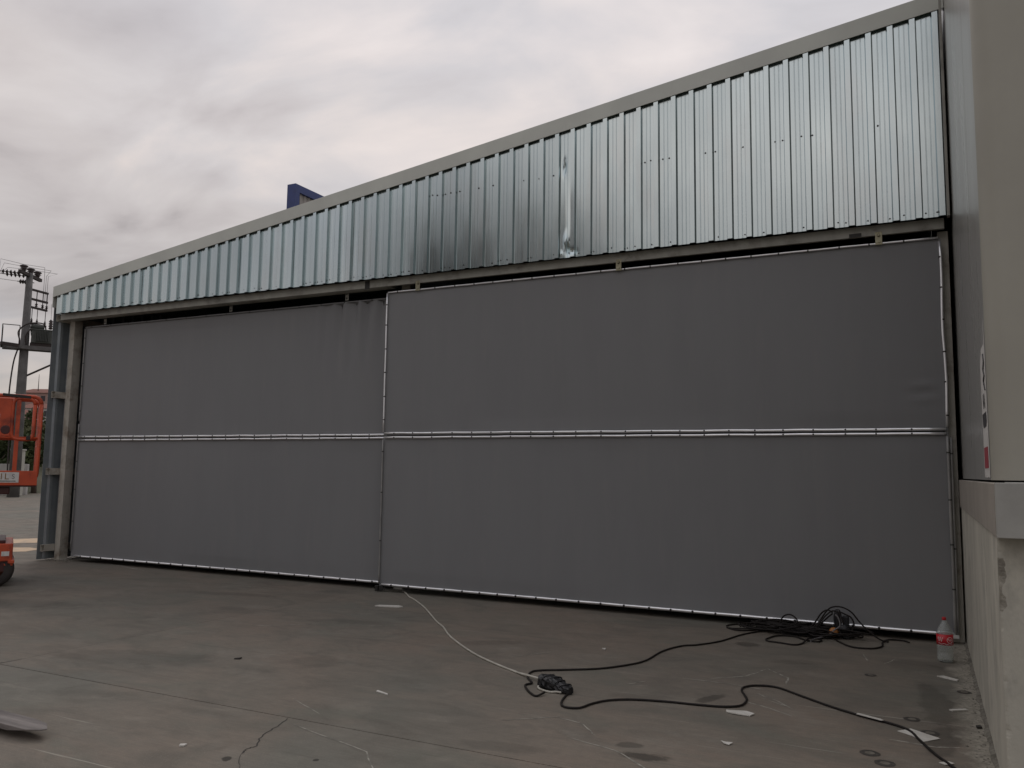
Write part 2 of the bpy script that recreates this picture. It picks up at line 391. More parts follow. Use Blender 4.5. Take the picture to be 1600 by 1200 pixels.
# crack running off the joint, two drill marks rings, chalky scratches
def ribbon(mb, pts, w, z):
    pts = [Vector((*p, z)) for p in pts]; n = len(pts); vs = []
    for i, p in enumerate(pts):
        d = (pts[min(i+1, n-1)] - pts[max(i-1, 0)]).normalized(); a = Vector((-d.y, d.x, 0))
        ww = w * (1 if 0 < i < n-1 else .25) * rnd.uniform(.7, 1.3)
        vs += [p - a*ww/2, p + a*ww/2]
    mb.add(vs, [(2*i, 2*i+1, 2*i+3, 2*i+2) for i in range(n-1)])
cm = MB()
def jag(pts, n, amp):
    o = []
    for (x0, y0), (x1, y1) in zip(pts, pts[1:]):
        for k in range(n):
            t = k / n; o.append((x0+(x1-x0)*t+rnd.uniform(-amp, amp), y0+(y1-y0)*t+rnd.uniform(-amp, amp)))
    o.append(pts[-1]); return o
ribbon(cm, jag([(-3.72, -4.91), (-3.66, -5.05), (-3.63, -5.24), (-3.51, -5.42), (-3.52, -5.5), (-3.49, -5.56)], 5, .010), .008, .0015)
ribbon(cm, jag([(-3.49, -5.56), (-3.42, -5.65), (-3.335, -5.73), (-3.2, -5.95)], 3, .004), .0035, .0015)
ribbon(cm, jag([(-6.745, -4.89), (-6.742, -4.82), (-6.74, -4.70)], 4, .006), .010, .0015)
tag(cm.build('crack', MT['crack'], apron, fix=False))
sm = MB()
for pts, w in (([(-1.55, -2.52), (-1.32, -2.30), (-1.22, -1.98)], .014), ([(-1.22, -1.95), (-1.02, -2.2), (-1.0, -2.42)], .012), ([(-1.75, -2.62), (-1.4, -2.62), (-1.05, -2.68)], .012),
               ([(-1.15, -2.80), (-.98, -2.95), (-.86, -3.1)], .010), ([(-1.18, -3.06), (-1.0, -3.16), (-.84, -3.28)], .012), ([(-1.1, -2.92), (-.9, -3.05)], .008),
               ([(-2.08, -3.02), (-1.98, -2.86)], .012), ([(-2.05, -3.03), (-1.92, -2.98)], .006), ([(-2.5, -4.3), (-2.2, -4.05), (-2.0, -4.12), (-1.85, -4.3)], .010),
               ([(-2.0, -4.4), (-1.65, -4.5), (-1.35, -4.75), (-1.25, -5.1)], .010), ([(-.55, -.9), (-.48, -1.25)], .012), ([(-.28, -1.0), (-.36, -1.3)], .008),
               ([(-.25, -3.5), (.02, -3.52), (.14, -3.46)], .016), ([(-4.0, -4.55), (-3.6, -4.75)], .01), ([(-6.2, -2.7), (-5.6, -2.2)], .012), ([(-5.2, -2.1), (-4.9, -1.85)], .01),
               ([(-9.5, -.9), (-8.6, -.6), (-7.6, -.5)], .014), ([(-12.0, .16), (-11.6, .12), (-10.8, -.1)], .03), ([(-3.6, -5.0), (-2.9, -5.2), (-2.5, -5.6)], .009), ([(-3.3, -2.7), (-3.0, -2.2)], .008)):
    ribbon(sm, jag(pts, 5, .006), w, .0018)
sm.build('scratch', MT['scratch'], apron, fix=False)
for x, y, r_ in ((-.126, -2.958, .052), (-.02, -3.23, .056), (-.336, -3.828, .056), (-.25, -3.973, .056), (.215, -1.996, .05), (-.442, -1.767, .045)):
    d = MB(); n = 26; vs = []
    for k in range(n):
        t = 2*math.pi*k/n; w_ = rnd.uniform(.95, 1.05)
        vs += [(x+math.cos(t)*r_*w_, y+math.sin(t)*r_*w_, .002), (x+math.cos(t)*r_*.5, y+math.sin(t)*r_*.5, .0035)]
    d.add(vs, [(2*k, (2*k+2) % (2*n), (2*k+3) % (2*n), 2*k+1) for k in range(n)])
    o = d.build('rust_ring', MT['stain_ring'], apron, fix=False)
    cmb = MB(); cmb.add([(x+math.cos(2*math.pi*k/n)*r_*.5, y+math.sin(2*math.pi*k/n)*r_*.5, .003) for k in range(n)], [tuple(range(n))]).build('ring_core', MT['ring_core'], o, fix=False)
# painted markings on the yard
for k, poly in enumerate((((-17.9, 1.95), (-17.5, 2.72), (-16.48, 2.12), (-16.84, 1.59)), ((-16.1, 1.02), (-15.67, 1.32), (-15.23, 1.26), (-15.02, .8), (-15.18, .54)))):
    tag(MB().add([(x, y, -.008) for x, y in poly], [tuple(range(len(poly)))]).build('painted_marking', MT['road_paint'], fix=False), kind='structure')

# ------------------------------------------------------------------ HANGAR
hangar = empty('hangar', (0, 0, 0), 'lean-to steel hangar with galvanised corrugated gable cladding and sloping grey fascia', 'hangar')
YP = -.12; RH = .037; ZB = 4.19
PITCH = (XR - XL) / 65
ztop = lambda x: 4.487 + .1368 * (x - XL)      # underside of fascia + cover
def sheet_profile():
    """one sheet of five ribs, x from 0 to 5*PITCH; returns (x, depth)"""
    pr = []
    for k in range(5):
        b = k * PITCH; w = PITCH
        pr += [(b+.000, 0), (b+.038, 0), (b+.041, .0032), (b+.046, .0032), (b+.049, 0), (b+.083, 0), (b+.086, .0032), (b+.091, .0032), (b+.094, 0),
               (b+.128, 0), (b+.140, RH), (b+w-.0165, RH), (b+w-.0045, 0)]
    pr.append((5*PITCH, 0)); return pr
prof0 = sheet_profile()
for s in range(13):
    x0 = XL + s * 5 * PITCH; lap = .0012 * (s % 2)
    r2 = random.Random(100 + s); dz = r2.uniform(-.006, .006); tilt = r2.uniform(-.004, .004)
    dent = s in (9,)
    nz = 90 if dent else 8
    prof = prof0
    if dent:
        prof = []
        for (xa, da), (xb, db_) in zip(prof0, prof0[1:]):
            m_ = max(1, int((xb-xa)/.007))
            prof += [(xa+(xb-xa)*q/m_, da+(db_-da)*q/m_) for q in range(m_)]
        prof.append(prof0[-1])
    vs = []; n = len(prof)
    for k in range(nz + 1):
        for x, dpt in prof:
            X = x0 + x; zt = ztop(X) ; zb = ZB + dz*.6 + (x - .5) * .002
            z = zb + (zt + .12 - zb) * k / nz
            y = YP - dpt - lap + tilt * math.sin(math.pi * k / nz)
            if dent:
                for cx, cz, a, sx, sz in ((-3.79, 4.30, .030, .022, .07), (-3.82, 4.38, -.02, .02, .09), (-3.84, 5.33, .022, .02, .08), (-3.74, 4.7, .004, .05, .35), (-3.9, 4.24, -.012, .05, .03), (-3.72, 4.25, .015, .04, .03)):
                    y += a * math.exp(-((X-cx)/sx)**2 - ((z-cz)/sz)**2)
            vs.append((X, y, z))
    fs = [(k*n+i, k*n+i+1, (k+1)*n+i+1, (k+1)*n+i) for k in range(nz) for i in range(n-1)]
    sh = MB().add(vs, fs).build('cladding_sheet', MT['cladding'], hangar, fix=False)
    sh.data.shade_flat()
    # screws: a row along the bottom and, where the sheet is tall, one on the middle girt
    sb = MB()
    for k in range(5):
        for off in (.024, .112):
            if r2.random() < .62:
                X = x0 + k*PITCH + off + r2.uniform(-.012, .012)
                sb.lathe([(.0085, 0), (.0085, -.004), (.005, -.009)], (X, YP - lap - .0005, ZB + .045 + r2.uniform(-.012, .012)), 7, 'y')
            if ztop(x0) > 5.45 and r2.random() < .36:
                X = x0 + k*PITCH + off + r2.uniform(-.02, .02)
                sb.lathe([(.010, 0), (.010, -.004), (.006, -.009)], (X, YP - lap - .0005, 5.235 + r2.uniform(-.012, .012)), 7, 'y')
    if sb.v:
        tag(sb.build('screws', MT['bolt'], sh), kind='stuff')
# right end flashing of the cladding
MB().box((XR-.004, YP-.050, ZB-.01), (XR+.022, YP+.05, ztop(XR)+.10)).build('end_flashing', MT['steel_track'], hangar, bevel=.003)
# fascia in four lengths, each a bent sheet with a drip lip
for k in range(4):
    a = XL - .055 + (XR - XL + .06) * k / 4; b = XL - .055 + (XR - XL + .06) * (k+1) / 4 + (.03 if k < 3 else .036)
    yo = -.002 * (k % 2)
    sec = [(-.166, -.185), (-.159, -.185), (-.159, -.012), (.26, .006), (.26, .018), (-.166, 0)]
    vs = []
    for X in (a, b):
        for y, z in sec: vs.append((X, y + yo, ztop(X) + .178 + z + .001 * (k % 2)))
    n = len(sec)
    MB().add(vs, [tuple(range(n)), tuple(range(n, 2*n))[::-1]] + [(i, (i+1) % n, n+(i+1) % n, n+i) for i in range(n)]).build('fascia', MT['fascia'], hangar, bevel=.003)
# left barge return of the fascia
MB().box((XL-.075, -.150, 4.30), (XL-.062, .40, 4.655)).build('fascia_return', MT['fascia'], hangar, bevel=.003)
# roof, walls and floor of the dark inside
DEP = 14.0
vs = []
for X in (XL-.13, XR): vs += [(X, .15, ztop(X)+.10), (X, DEP, ztop(X)+.10), (X, DEP, ztop(X)+.16), (X, .15, ztop(X)+.16)]
MB().add(vs, [(0,1,2,3),(7,6,5,4),(0,4,5,1),(1,5,6,2),(2,6,7,3),(3,7,4,0)]).build('roof', MT['side_sheet'], hangar)
vs = [(XL-.13, DEP, -.05), (XR, DEP, -.05), (XR, DEP, ztop(XR)+.1), (XL-.13, DEP, ztop(XL)+.1)]
MB().add(vs + [(x, y+.05, z) for x, y, z in vs], [(0,1,2,3),(7,6,5,4),(0,4,5,1),(1,5,6,2),(2,6,7,3),(3,7,4,0)]).build('back_wall', MT['void'], hangar)
MB().box((XL-.02, .56, -.010), (XR+.01, DEP, 0)).build('floor', MT['void'], hangar)
MB().box((XR-.0, .34, -.01), (XR+.006, DEP, ztop(XR))).build('inner_wall', MT['void'], hangar)
MB().box((XL-.08, .30, 4.20), (XR-.02, .32, 4.42)).build('header_lining', MT['void'], hangar)
vs = [(XL-.08, .30, 4.42), (XR-.02, .30, 4.42), (XR-.02, .30, ztop(XR)+.1), (XL-.08, .30, ztop(XL)+.1)]
MB().add(vs + [(x, y+.01, z) for x, y, z in vs], [(0,1,2,3),(7,6,5,4),(0,4,5,1),(1,5,6,2),(2,6,7,3),(3,7,4,0)]).build('gable_lining', MT['void'], hangar)
# left long wall: corrugated sheets edge-on; their inner face shows in front of the column
wprof = []
for k in range(5):
    b = -.075 + k*.21
    wprof += [(b, 0), (b+.10, 0), (b+.125, .032), (b+.17, .032), (b+.195, 0)]
wprof.append((-.075+1.05, 0))
first = None
for s in range(13):
    if first is None:
        w = MB(); n = len(wprof)
        vs = [(XL-.125+d, y, 0.015) for y, d in wprof] + [(XL-.125+d, y, 4.60) for y, d in wprof]
        vs += [(XL-.129+d, y, 0.015) for y, d in wprof] + [(XL-.129+d, y, 4.60) for y, d in wprof]
        fs = [(i, i+1, n+i+1, n+i) for i in range(n-1)] + [(2*n+i, 3*n+i, 3*n+i+1, 2*n+i+1) for i in range(n-1)] + [(0, n, 3*n, 2*n)]
        first = w.add(vs, fs).build('wall_sheet', MT['side_sheet'], hangar); first.data.shade_flat()
    else:
        c = first.copy(); col.objects.link(c); c.location = (0, 1.05*s, 0)
# girts (C section) along the long wall, their cut ends facing the yard
for z in (.205, 1.49, 2.80, 4.13):
    gm = MB()
    x0, x1 = XL - .088, XL - .025
    gm.box((x0, -.045, z-.055), (x0+.005, 6, z+.055)); gm.box((x0+.005, -.045, z+.05), (x1, 6, z+.055)); gm.box((x0+.005, -.045, z-.055), (x1, 6, z-.05))
    gm.box((x1-.004, -.02, z-.05), (x1, 6, z+.05))
    gm.build('girt', MT['steel_cream'], hangar)
# columns
def column(x, y, w, d, h, name='column'):
    cm_ = MB().box((x, y, .0), (x+w, y+d, h))
    cm_.box((x-.06, y-.05, 0), (x+w+.06, y+d+.05, .012))
    return cm_.build(name, MT['steel_cream'], hangar, bevel=.006)
column(XL-.020, .17, .125, .16, 4.12)
column(XL-.015, 5.2, .125, .16, 4.4)
column(XL-.015, 10.2, .125, .16, 4.4)
# right door post
MB().box((.205, .115, 0), (.305, .24, 4.10)).build('door_post', MT['steel_cream'], hangar, bevel=.005)
# sliding track: front channel, soffit and second channel behind
MB().box((XL+.01, -.035, 4.090), (XR-.03, -.028, 4.198)).box((XL+.01, -.028, 4.191), (XR-.03, .26, 4.198)).box((XL+.01, -.028, 4.090), (XR-.03, .012, 4.096)).build('track_beam', MT['steel_track'], hangar, bevel=.002)
MB().box((XL+.10, .012, 4.085), (-6.46, .125, 4.092)).box((XL+.10, .119, 4.092), (-6.46, .125, 4.19)).build('track_soffit', MT['steel_track'], hangar)
MB().box((-6.86, -.037, 4.074), (-6.78, -.0352, 4.19)).build('track_splice', MT['bolt'], hangar)
MB().box((-.62, -.037, 4.09), (-.50, -.0352, 4.13)).build('track_bracket', MT['bolt'], hangar)
MB().box((-6.46, .28, 0), (-6.32, .40, 4.2)).build('middle_post', MT['steel_cream'], hangar)
# base debris at the left column
db = MB()
for k in range(60):
    x, y = rnd.uniform(XL-.02, XL+.55), rnd.uniform(-.02, .22); s_ = rnd.uniform(.008, .03)
    a = rnd.random()*3
    db.add([(x+math.cos(a+t)*s_*rnd.uniform(.6, 1.2), y+math.sin(a+t)*s_*rnd.uniform(.6, 1.2), .001) for t in (0, 2.1, 4.2)] + [(x, y, s_*.8)], [(0,1,2),(0,1,3),(1,2,3),(2,0,3)])
tag(db.build('dirt', MT['rubble']), 'small heap of dirt and mortar crumbs at the foot of the left column', 'dirt', kind='stuff')

# ------------------------------------------------------------------ SLIDING DOORS
def door(x0, x1, y, label, right):
    t = empty('sliding_door', ((x0+x1)/2, y, 0), label, 'sliding door', 'sliding doors of the hangar')
    o0 = Vector(((x0+x1)/2, y, 0))
    def put(mb, name, mt, parent=t, **kw):
        mb.v = [tuple(Vector(p) - o0) for p in mb.v]
        return mb.build(name, MT[mt], parent, **kw)
    zb, zt, zm = .072, (4.004 if right else 3.968), 2.048
    # steel frame behind
    f = MB()
    for z in (zb+.06, zm, zt-.06): f.box((x0+.04, y+.03, z-.03), (x1-.04, y+.085, z+.03))
    for k in range(6):
        x = x0+.07 + (x1-x0-.14)*k/5; f.box((x-.025, y+.031, zb+.09), (x+.025, y+.084, zt-.09))
    put(f, 'frame', 'bolt')
    # two tarp panels
    for a, b in ((zm+.004, zt), (zb, zm-.004)):
        nx, nz = 150, 60; vs = []
        r2 = random.Random(int(a*100) + int(x0*10))
        ph = [r2.uniform(0, 6) for _ in range(6)]
        for k in range(nz+1):
            z = a + (b-a)*k/nz
            for i in range(nx+1):
                x = x0 + (x1-x0)*i/nx
                e_ = min(1, min(k, nz-k)/6) * min(1, min(i, nx-i)/8)
                yy = .006*e_*(math.sin(.9*x+ph[0]) + math.sin(1.7*z+ph[1]+.6*x) + .5*math.sin(2.6*x-ph[2]+1.1*z))
                # scallops between the fixings at the edge
                yy += .006*math.sin(x*math.pi/.30)**2 * math.exp(-min(k, nz-k)/2.2) + .004*math.sin(z*math.pi/.31)**2 * math.exp(-min(i, nx-i)/1.5)
                yy += .0022*math.sin(7.3*x+2.1*z+ph[3])*math.sin(2.2*z+ph[4])*e_
                if not right and b > 3:      # slack hanging folds near the meeting edge, top
                    w_ = max(0, 1-(zt-z)/1.15)**1.3 * math.exp(-((x+7.05)/.62)**2) * (1-math.exp(-(x1-x)/.05))
                    yy += w_*.038*(math.sin((x+7)*26+.8*(zt-z)) + .5*math.sin((x+7)*43+1-1.5*(zt-z)))
                    yy += .012*math.exp(-((x+12.35+(zt-z)*.9)/.10)**2) * max(0, 1-(zt-z)/.22)
                if right and b > 3:
                    yy += .010*math.exp(-((x-.02)/.10)**2 - ((z-2.45)/.12)**2)*math.sin((z-2.4)*40)
                vs.append((x, y + yy, z))
        fs = [(k*(nx+1)+i, k*(nx+1)+i+1, (k+1)*(nx+1)+i+1, (k+1)*(nx+1)+i) for k in range(nz) for i in range(nx)]
        put(MB().add(vs, fs), 'tarp_panel', 'tarp', smooth=True, fix=False)
    # battens and their fixings
    def batten(p, q, r_, mt, step, clip=True, sag=0., name='batten'):
        p, q = Vector(p), Vector(q); L = (q-p).length; n = max(2, int(L/.15)); r3 = random.Random(int(L*8)+int(p.x*7))
        pts = []
        for i in range(n+1):
            w_ = p.lerp(q, i/n); a = math.sin(math.pi*i/n)
            w_ += Vector((r3.uniform(-1, 1)*.0012, 0, r3.uniform(-1, 1)*.0012)) if 0 < i < n else Vector()
            if abs(q.z-p.z) < .1: w_.z += sag*math.sin(i*1.1)
            else: w_.x += sag*math.sin(i*.9)
            pts.append(w_)
        mb = MB().tube(pts, r_, 8); o = put(mb, name, mt, smooth=True)
        cb = MB(); k = .16
        while k < L-.05:
            w_ = p.lerp(q, k/L)
            if clip == 'bolt':
                q_ = .013 if r_ > .0155 else .0095
                cb.lathe([(q_, 0), (q_, -.006), (q_*.6, -.010)], (w_.x, w_.y-r_+.003, w_.z), 8, 'y')
            else:
                d = (q-p).normalized()
                cb.tube([w_-d*.007, w_+d*.007], r_*1.12, 8)
            k += step*r3.uniform(.9, 1.1)
        cb.v = [tuple(Vector(v_) - o0) for v_ in cb.v]
        tag(cb.build('clips', MT['bolt'], o), kind='stuff')
    yb = y - .016
    if right:
        batten((x0+.02, yb, zt), (x1-.02, yb, zt), .0115, 'batten', .30)
        batten((x0+.008, yb, zt-.01), (x0+.008, yb, zm+.05), .012, 'batten', .31)
        batten((x0+.008, yb, zm-.05), (x0+.008, yb, zb+.03), .011, 'batten_dull', .6)
        batten((x1-.012, yb, zt-.04), (x1-.004, yb, zm+.045), .013, 'batten', .33, sag=.006)
        batten((x1-.010, yb, zm-.05), (x1-.010, yb, zb+.03), .014, 'batten_dull', .45)
        batten((x1+.020, yb+.02, zm-.06), (x1+.012, yb+.02, zb+.03), .012, 'batten_dull', .9)
    else:
        batten((x0+.012, yb, zt-.03), (x0+.012, yb, zm+.3), .011, 'batten_dull', .4)
        batten((x0+.012, yb, zm+.25), (x0+.012, yb, zb+.1), .010, 'batten_dull', .5)
        batten((x0+.02, yb, zt-.004), (x1-.02, yb, zt-.004), .011, 'tarp', .45)
    # mid seam: two rails
    batten((x0+.03, yb, zm+.034), (x1-.02, yb, zm+.022), .0150, 'batten', .30, sag=.0012, clip='bolt')
    batten((x0+.03, yb, zm-.024), (x1-.02, yb, zm-.022), .0150, 'batten', .30, sag=.0012, clip='bolt')
    # bottom flat bar with bolts
    batten((x0+(.05 if right else .12), yb+.004, zb+.022), (x1-.01, yb+.004, zb+.022), .0165, 'batten', .27, clip='bolt')
    # hangers on the track
    for x in ((-5.994, -3.17, -.336) if right else (-12.38, -9.52, -7.3)):
        h = MB().box((x-.034, y-.038, 3.985), (x+.034, y-.031, 4.125)) if right else MB().box((x-.03, y-.02, 3.99), (x+.03, y-.012, 4.11))
        ho = put(h, 'hanger', 'galv' if right else 'steel_track', bevel=.004)
        rl = MB().lathe([(.016, 0), (.016, -.010), (.010, -.016)], (x, (y-.038) if right else y-.02, 4.085), 8, 'y').lathe([(.014, 0), (.014, -.010)], (x, (y-.038) if right else y-.02, 4.02), 8, 'y')
        put(rl, 'hanger_bolt', 'bolt' if not right else 'galv', ho)
    if right:
        gd = MB().box((x0-.045, y-.03, .0), (x0+.0, y+.02, .075)).lathe([(.035, 0), (.035, .03)], (x0+.05, y-.028, .05), 12, 'y').bar((x0+.02, y-.03, .01), (x0+.12, y-.02, .055), .02)
        put(gd, 'floor_guide', 'bolt')
        put(MB().box((x1-.035, y-.04, zb-.012), (x1+.02, y-.012, zb+.02)), 'corner_bracket', 'batten')
    return t
door(-12.885, -6.52, .16, 'left sliding door of dark grey tarpaulin, set back, with slack folds at its top', False)
door(-6.502, .232, 0, 'right front sliding door of dark grey tarpaulin edged with clipped white rails', True)

# ------------------------------------------------------------------ ANNEX on the right
annex = empty('annex_building', (5, 0, 0), 'tall beige clad building at the right edge with grey panels above a concrete plinth', 'building')
A0 = Vector((5, 0, 0))
def aput(mb, name, mt, parent=annex, **kw):
    mb.v = [tuple(Vector(p) - A0) for p in mb.v]
    return mb.build(name, MT[mt], parent, **kw)
XS = .345; YC = -3.88; RC = .10; HT = 7.6
# side panels with shallow micro ribs
edges = [YC+RC+.002, -2.86, -1.86, -.86, .14, 1.14, 2.14]
for a, b in zip(edges, edges[1:]):
    n = max(4, int((b-a-.006)/.05)); vs = []
    for z in (1.585, HT):
        for i in range(n+1):
            yv = a + .003 + (b-a-.006)*i/n
            vs.append((XS - (.0012 if i % 2 else 0), yv, z))
    fs = [(i, i+1, n+2+i, n+1+i) for i in range(n)]
    vs += [(XS+.05, a+.003, 1.585), (XS+.05, b-.003, 1.585), (XS+.05, b-.003, HT), (XS+.05, a+.003, HT)]
    k = 2*(n+1)
    fs += [(k, k+1, k+2, k+3), (0, k, k+3, n+1), (n, 2*n+1, k+2, k+1)]
    aput(MB().add(vs, fs), 'wall_panel', 'annex_side', fix=False)
# rounded corner trim running into the front cladding
vs = []; n = 18
prof_c = [(XS-.002 + RC - RC*math.cos(math.pi*.5*i/n), YC + RC - RC*math.sin(math.pi*.5*i/n)) for i in range(n+1)] + [(XS+RC+.3*k, YC) for k in range(1, 5)]
nn = len(prof_c)
for z in (1.585, HT):
    vs += [(x, y, z) for x, y in prof_c]
aput(MB().add(vs, [(i, i+1, nn+i+1, nn+i) for i in range(nn-1)]), 'corner_trim', 'annex_front', smooth=True, fix=False)
xx = XS+RC+1.2
while xx < 8:
    aput(MB().box((xx+.002, YC, 1.585), (xx+1.0, YC+.05, HT)), 'wall_panel', 'annex_front', bevel=.003); xx += 1.002
aput(MB().box((XS+.02, YC+.051, HT-.05), (9, 14, HT+.05)), 'roof', 'annex_front')
aput(MB().box((XS+.06, YC+.06, 1.5), (9, 13.9, HT-.06)), 'core_wall', 'void')
# ledge flashing: brownish side, grey front
aput(MB().box((.306, -4.497, 1.31), (.40, .33, 1.572)), 'ledge_side', 'ledge_side', bevel=.004)
aput(MB().box((.309, -4.530, 1.307), (9, -4.4975, 1.575)).box((.40, -4.4975, 1.568), (9, YC+.03, 1.5755)), 'ledge_front', 'ledge_front', bevel=.004)
aput(MB().box((.401, -4.496, 1.312), (9, 14, 1.567)), 'ledge_core', 'void')
# plinth with a chipped outer corner
pl = MB(); zs = [i*.0075 for i in range(174)] + [1.309]
r4 = random.Random(5); vs = []; wk = [0, 0, 0]
for z in zs:
    wk = [max(-1, min(1, w_*.85 + r4.uniform(-.32, .32))) for w_ in wk]
    big = .026*math.exp(-((z-1.13)/.055)**4) + .020*math.exp(-((z-.985)/.035)**4) + .014*math.exp(-((z-1.21)/.03)**2) + .012*math.exp(-((z-.36)/.025)**2) + .010*math.exp(-((z-.15)/.03)**2) + .008*math.exp(-((z-.6)/.02)**2)
    cf = .007 + big*(.75+.45*wk[0]) + .0035*(wk[1]+1)
    X0, Y0 = .318, -4.38
    d_ = cf*(.35+.25*wk[2])
    vs += [(X0, 1.0, z), (X0, Y0+cf*1.3, z), (X0+d_*.45, Y0+cf*.75, z), (X0+d_*.95, Y0+cf*.45+d_*.3, z), (X0+cf*.75, Y0+d_*.55, z), (X0+cf*1.25, Y0, z), (9, Y0, z)]
fs = [(k*7+i, k*7+i+1, (k+1)*7+i+1, (k+1)*7+i) for k in range(len(zs)-1) for i in range(6)]
plo = aput(pl.add(vs, fs), 'plinth', 'plinth', fix=False)
plo.data.materials.append(MT['broken'])
for q, pg in enumerate(plo.data.polygons):
    if q % 6 in (1, 2, 3, 4):
        zz = zs[q//6]
        if .93 < zz < 1.20: pg.material_index = 1
# mortar fillet and crumbs along the foot of the plinth
fl = MB(); n = 90; vs = []
for i in range(n+1):
    yv = .3 - 4.75*i/n
    w_ = .018 + .02*abs(math.sin(i*.37)) * r4.uniform(.4, 1.1); h = .012 + .012*r4.random()
    vs += [(.3185, yv, h), (.3185-w_*.5, yv, h*.7), (.3185-w_, yv, .0005)]
fl.add(vs, [(3*i+j, 3*i+j+1, 3*i+4+j, 3*i+3+j) for i in range(n) for j in range(2)])
aput(fl, 'mortar_fillet', 'rubble', fix=False)
cb = MB()
for k in range(260):
    yv = r4.uniform(-4.6, .1); x = .31 - abs(r4.gauss(0, .075)); s_ = r4.uniform(.002, .009) * (1.8 if r4.random() < .08 else 1); a = r4.random()*6
    cb.add([(x+math.cos(a+t)*s_*r4.uniform(.7, 1.4), yv+math.sin(a+t)*s_*r4.uniform(.7, 1.4), .0005) for t in (0, 1.6, 3.1, 4.7)] + [(x+s_*.2, yv, s_*r4.uniform(.4, .9))],
           [(0,1,4),(1,2,4),(2,3,4),(3,0,4)])
tag(cb.build('mortar_crumbs', MT['rubble']), 'pale mortar crumbs scattered along the foot of the right-hand plinth', 'crumbs', kind='stuff')

# poster stuck on the side wall close to the corner
po = empty('poster', (XS-.004, -3.5, 1.98), 'narrow white poster with dark and red print on the grey wall above the ledge', 'poster')
def flat(parent, name, mt, pts, off):
    return MB().add([(-off, y+3.5, z-1.98) for y, z in pts] + [(-off+.0012, y+3.5, z-1.98) for y, z in pts],
                    [tuple(range(len(pts))), tuple(range(len(pts), 2*len(pts)))[::-1]] + [(i, (i+1) % len(pts), len(pts)+(i+1) % len(pts), len(pts)+i) for i in range(len(pts))]).build(name, MT[mt], parent)
flat(po, 'sheet', 'white_paint', [(-3.30, 1.60), (-3.30, 2.30), (-3.44, 2.385), (-3.66, 2.385), (-3.72, 2.52), (-3.735, 2.30), (-3.745, 1.60)], .0)
flat(po, 'red_print', 'ink_red', [(-3.36, 1.655), (-3.36, 1.78), (-3.68, 1.78), (-3.68, 1.655)], .002)
flat(po, 'dark_print', 'ink', [(-3.40, 1.90), (-3.36, 1.93), (-3.36, 1.985), (-3.66, 1.985), (-3.68, 1.93), (-3.62, 1.90)], .002)
def text(body, name, mt, parent, mw, size, ext=.0006):
    cu = bpy.data.curves.new(name, 'FONT'); cu.body = body; cu.size = size; cu.extrude = ext; cu.align_x = 'CENTER'; cu.align_y = 'CENTER'
    t_ = bpy.data.objects.new(name, cu); col.objects.link(t_)
    dg = bpy.context.evaluated_depsgraph_get(); me = bpy.data.meshes.new_from_object(t_.evaluated_get(dg)); bpy.data.objects.remove(t_)
    me.materials.clear(); me.materials.append(MT[mt]); o = bpy.data.objects.new(name, me); col.objects.link(o); o.parent = parent; o.matrix_local = mw
    return o
# text faces -X: local x -> -Y, local y -> +Z
def face_negx(y, z, off=.0025):
    m_ = Matrix(((0, 0, -1, -off), (-1, 0, 0, y+3.5), (0, 1, 0, z-1.98), (0, 0, 0, 1))); return m_
text('VA', 'lettering', 'ink', po, face_negx(-3.53, 2.05), .13)
sq = MB(); sq.tube(spline([(-.002, y+3.5, z-1.98) for y, z in ((-3.62, 2.33), (-3.66, 2.28), (-3.60, 2.24), (-3.66, 2.2), (-3.6, 2.17), (-3.66, 2.13), (-3.69, 2.11))], 5), .005, 6)
sq.build('script_print', MT['ink'], po)

# ------------------------------------------------------------------ CABLES, BOTTLE AND LITTER
def cable(name, pts, r_, mt, label, cat='cable', group=None):
    w_ = [(p[0], p[1], p[2] if len(p) > 2 else r_ + .001) for p in pts]
    return tag(MB().tube(spline(w_, 7), r_, 8).build(name, MT[mt], smooth=True), label, cat, group)
cable('white_cable', [(-6.20, .12), (-6.06, -.02), (-5.86, -.25), (-5.68, -.41), (-5.30, -.80), (-4.93, -1.23), (-4.66, -1.55), (-4.45, -1.77), (-4.22, -2.06), (-4.01, -2.29), (-3.61, -2.67), (-3.28, -2.92), (-2.96, -3.12), (-2.80, -3.225, .022), (-2.62, -3.32, .03), (-2.585, -3.34, .034)],
      .0085, 'white_cable', 'thin white cable from under the right door to the taped socket bundle')
cable('black_cable', [(-2.50, -3.60, .02), (-2.53, -3.68), (-2.60, -3.63), (-2.68, -3.53), (-2.73, -3.44), (-2.71, -3.37), (-2.75, -3.31), (-2.815, -3.22), (-2.86, -3.06), (-2.82, -2.97), (-2.62, -2.83), (-2.41, -2.66), (-2.25, -2.41), (-2.18, -2.19), (-2.16, -1.77), (-2.07, -1.46), (-1.95, -1.33), (-1.8, -1.05), (-1.68, -.61), (-1.53, -.3), (-1.40, -.2, .03)],
      .0078, 'black_rubber', 'black cable looping from the taped bundle back to the cable pile by the door', group='black cables on the concrete')
cable('black_cable', [(-2.38, -3.40, .03), (-2.36, -3.47), (-2.34, -3.62), (-2.30, -3.77), (-2.24, -3.84), (-2.15, -3.81), (-2.11, -3.67), (-2.04, -3.54), (-1.91, -3.44), (-1.68, -3.37), (-1.46, -3.34), (-1.29, -3.30), (-1.19, -3.21), (-1.18, -3.05), (-1.22, -2.92), (-1.265, -2.79), (-1.26, -2.68), (-1.18, -2.59), (-1.04, -2.58), (-.84, -2.75), (-.62, -2.94), (-.41, -3.08), (-.25, -3.16), (-.14, -3.26), (-.08, -3.44), (0.0, -3.68), (.08, -3.86), (.12, -3.98), (.16, -4.3), (.1, -4.9), (-.2, -5.4)],
      .0078, 'black_rubber', 'long black cable winding from the taped bundle to the bottom right corner', group='black cables on the concrete')
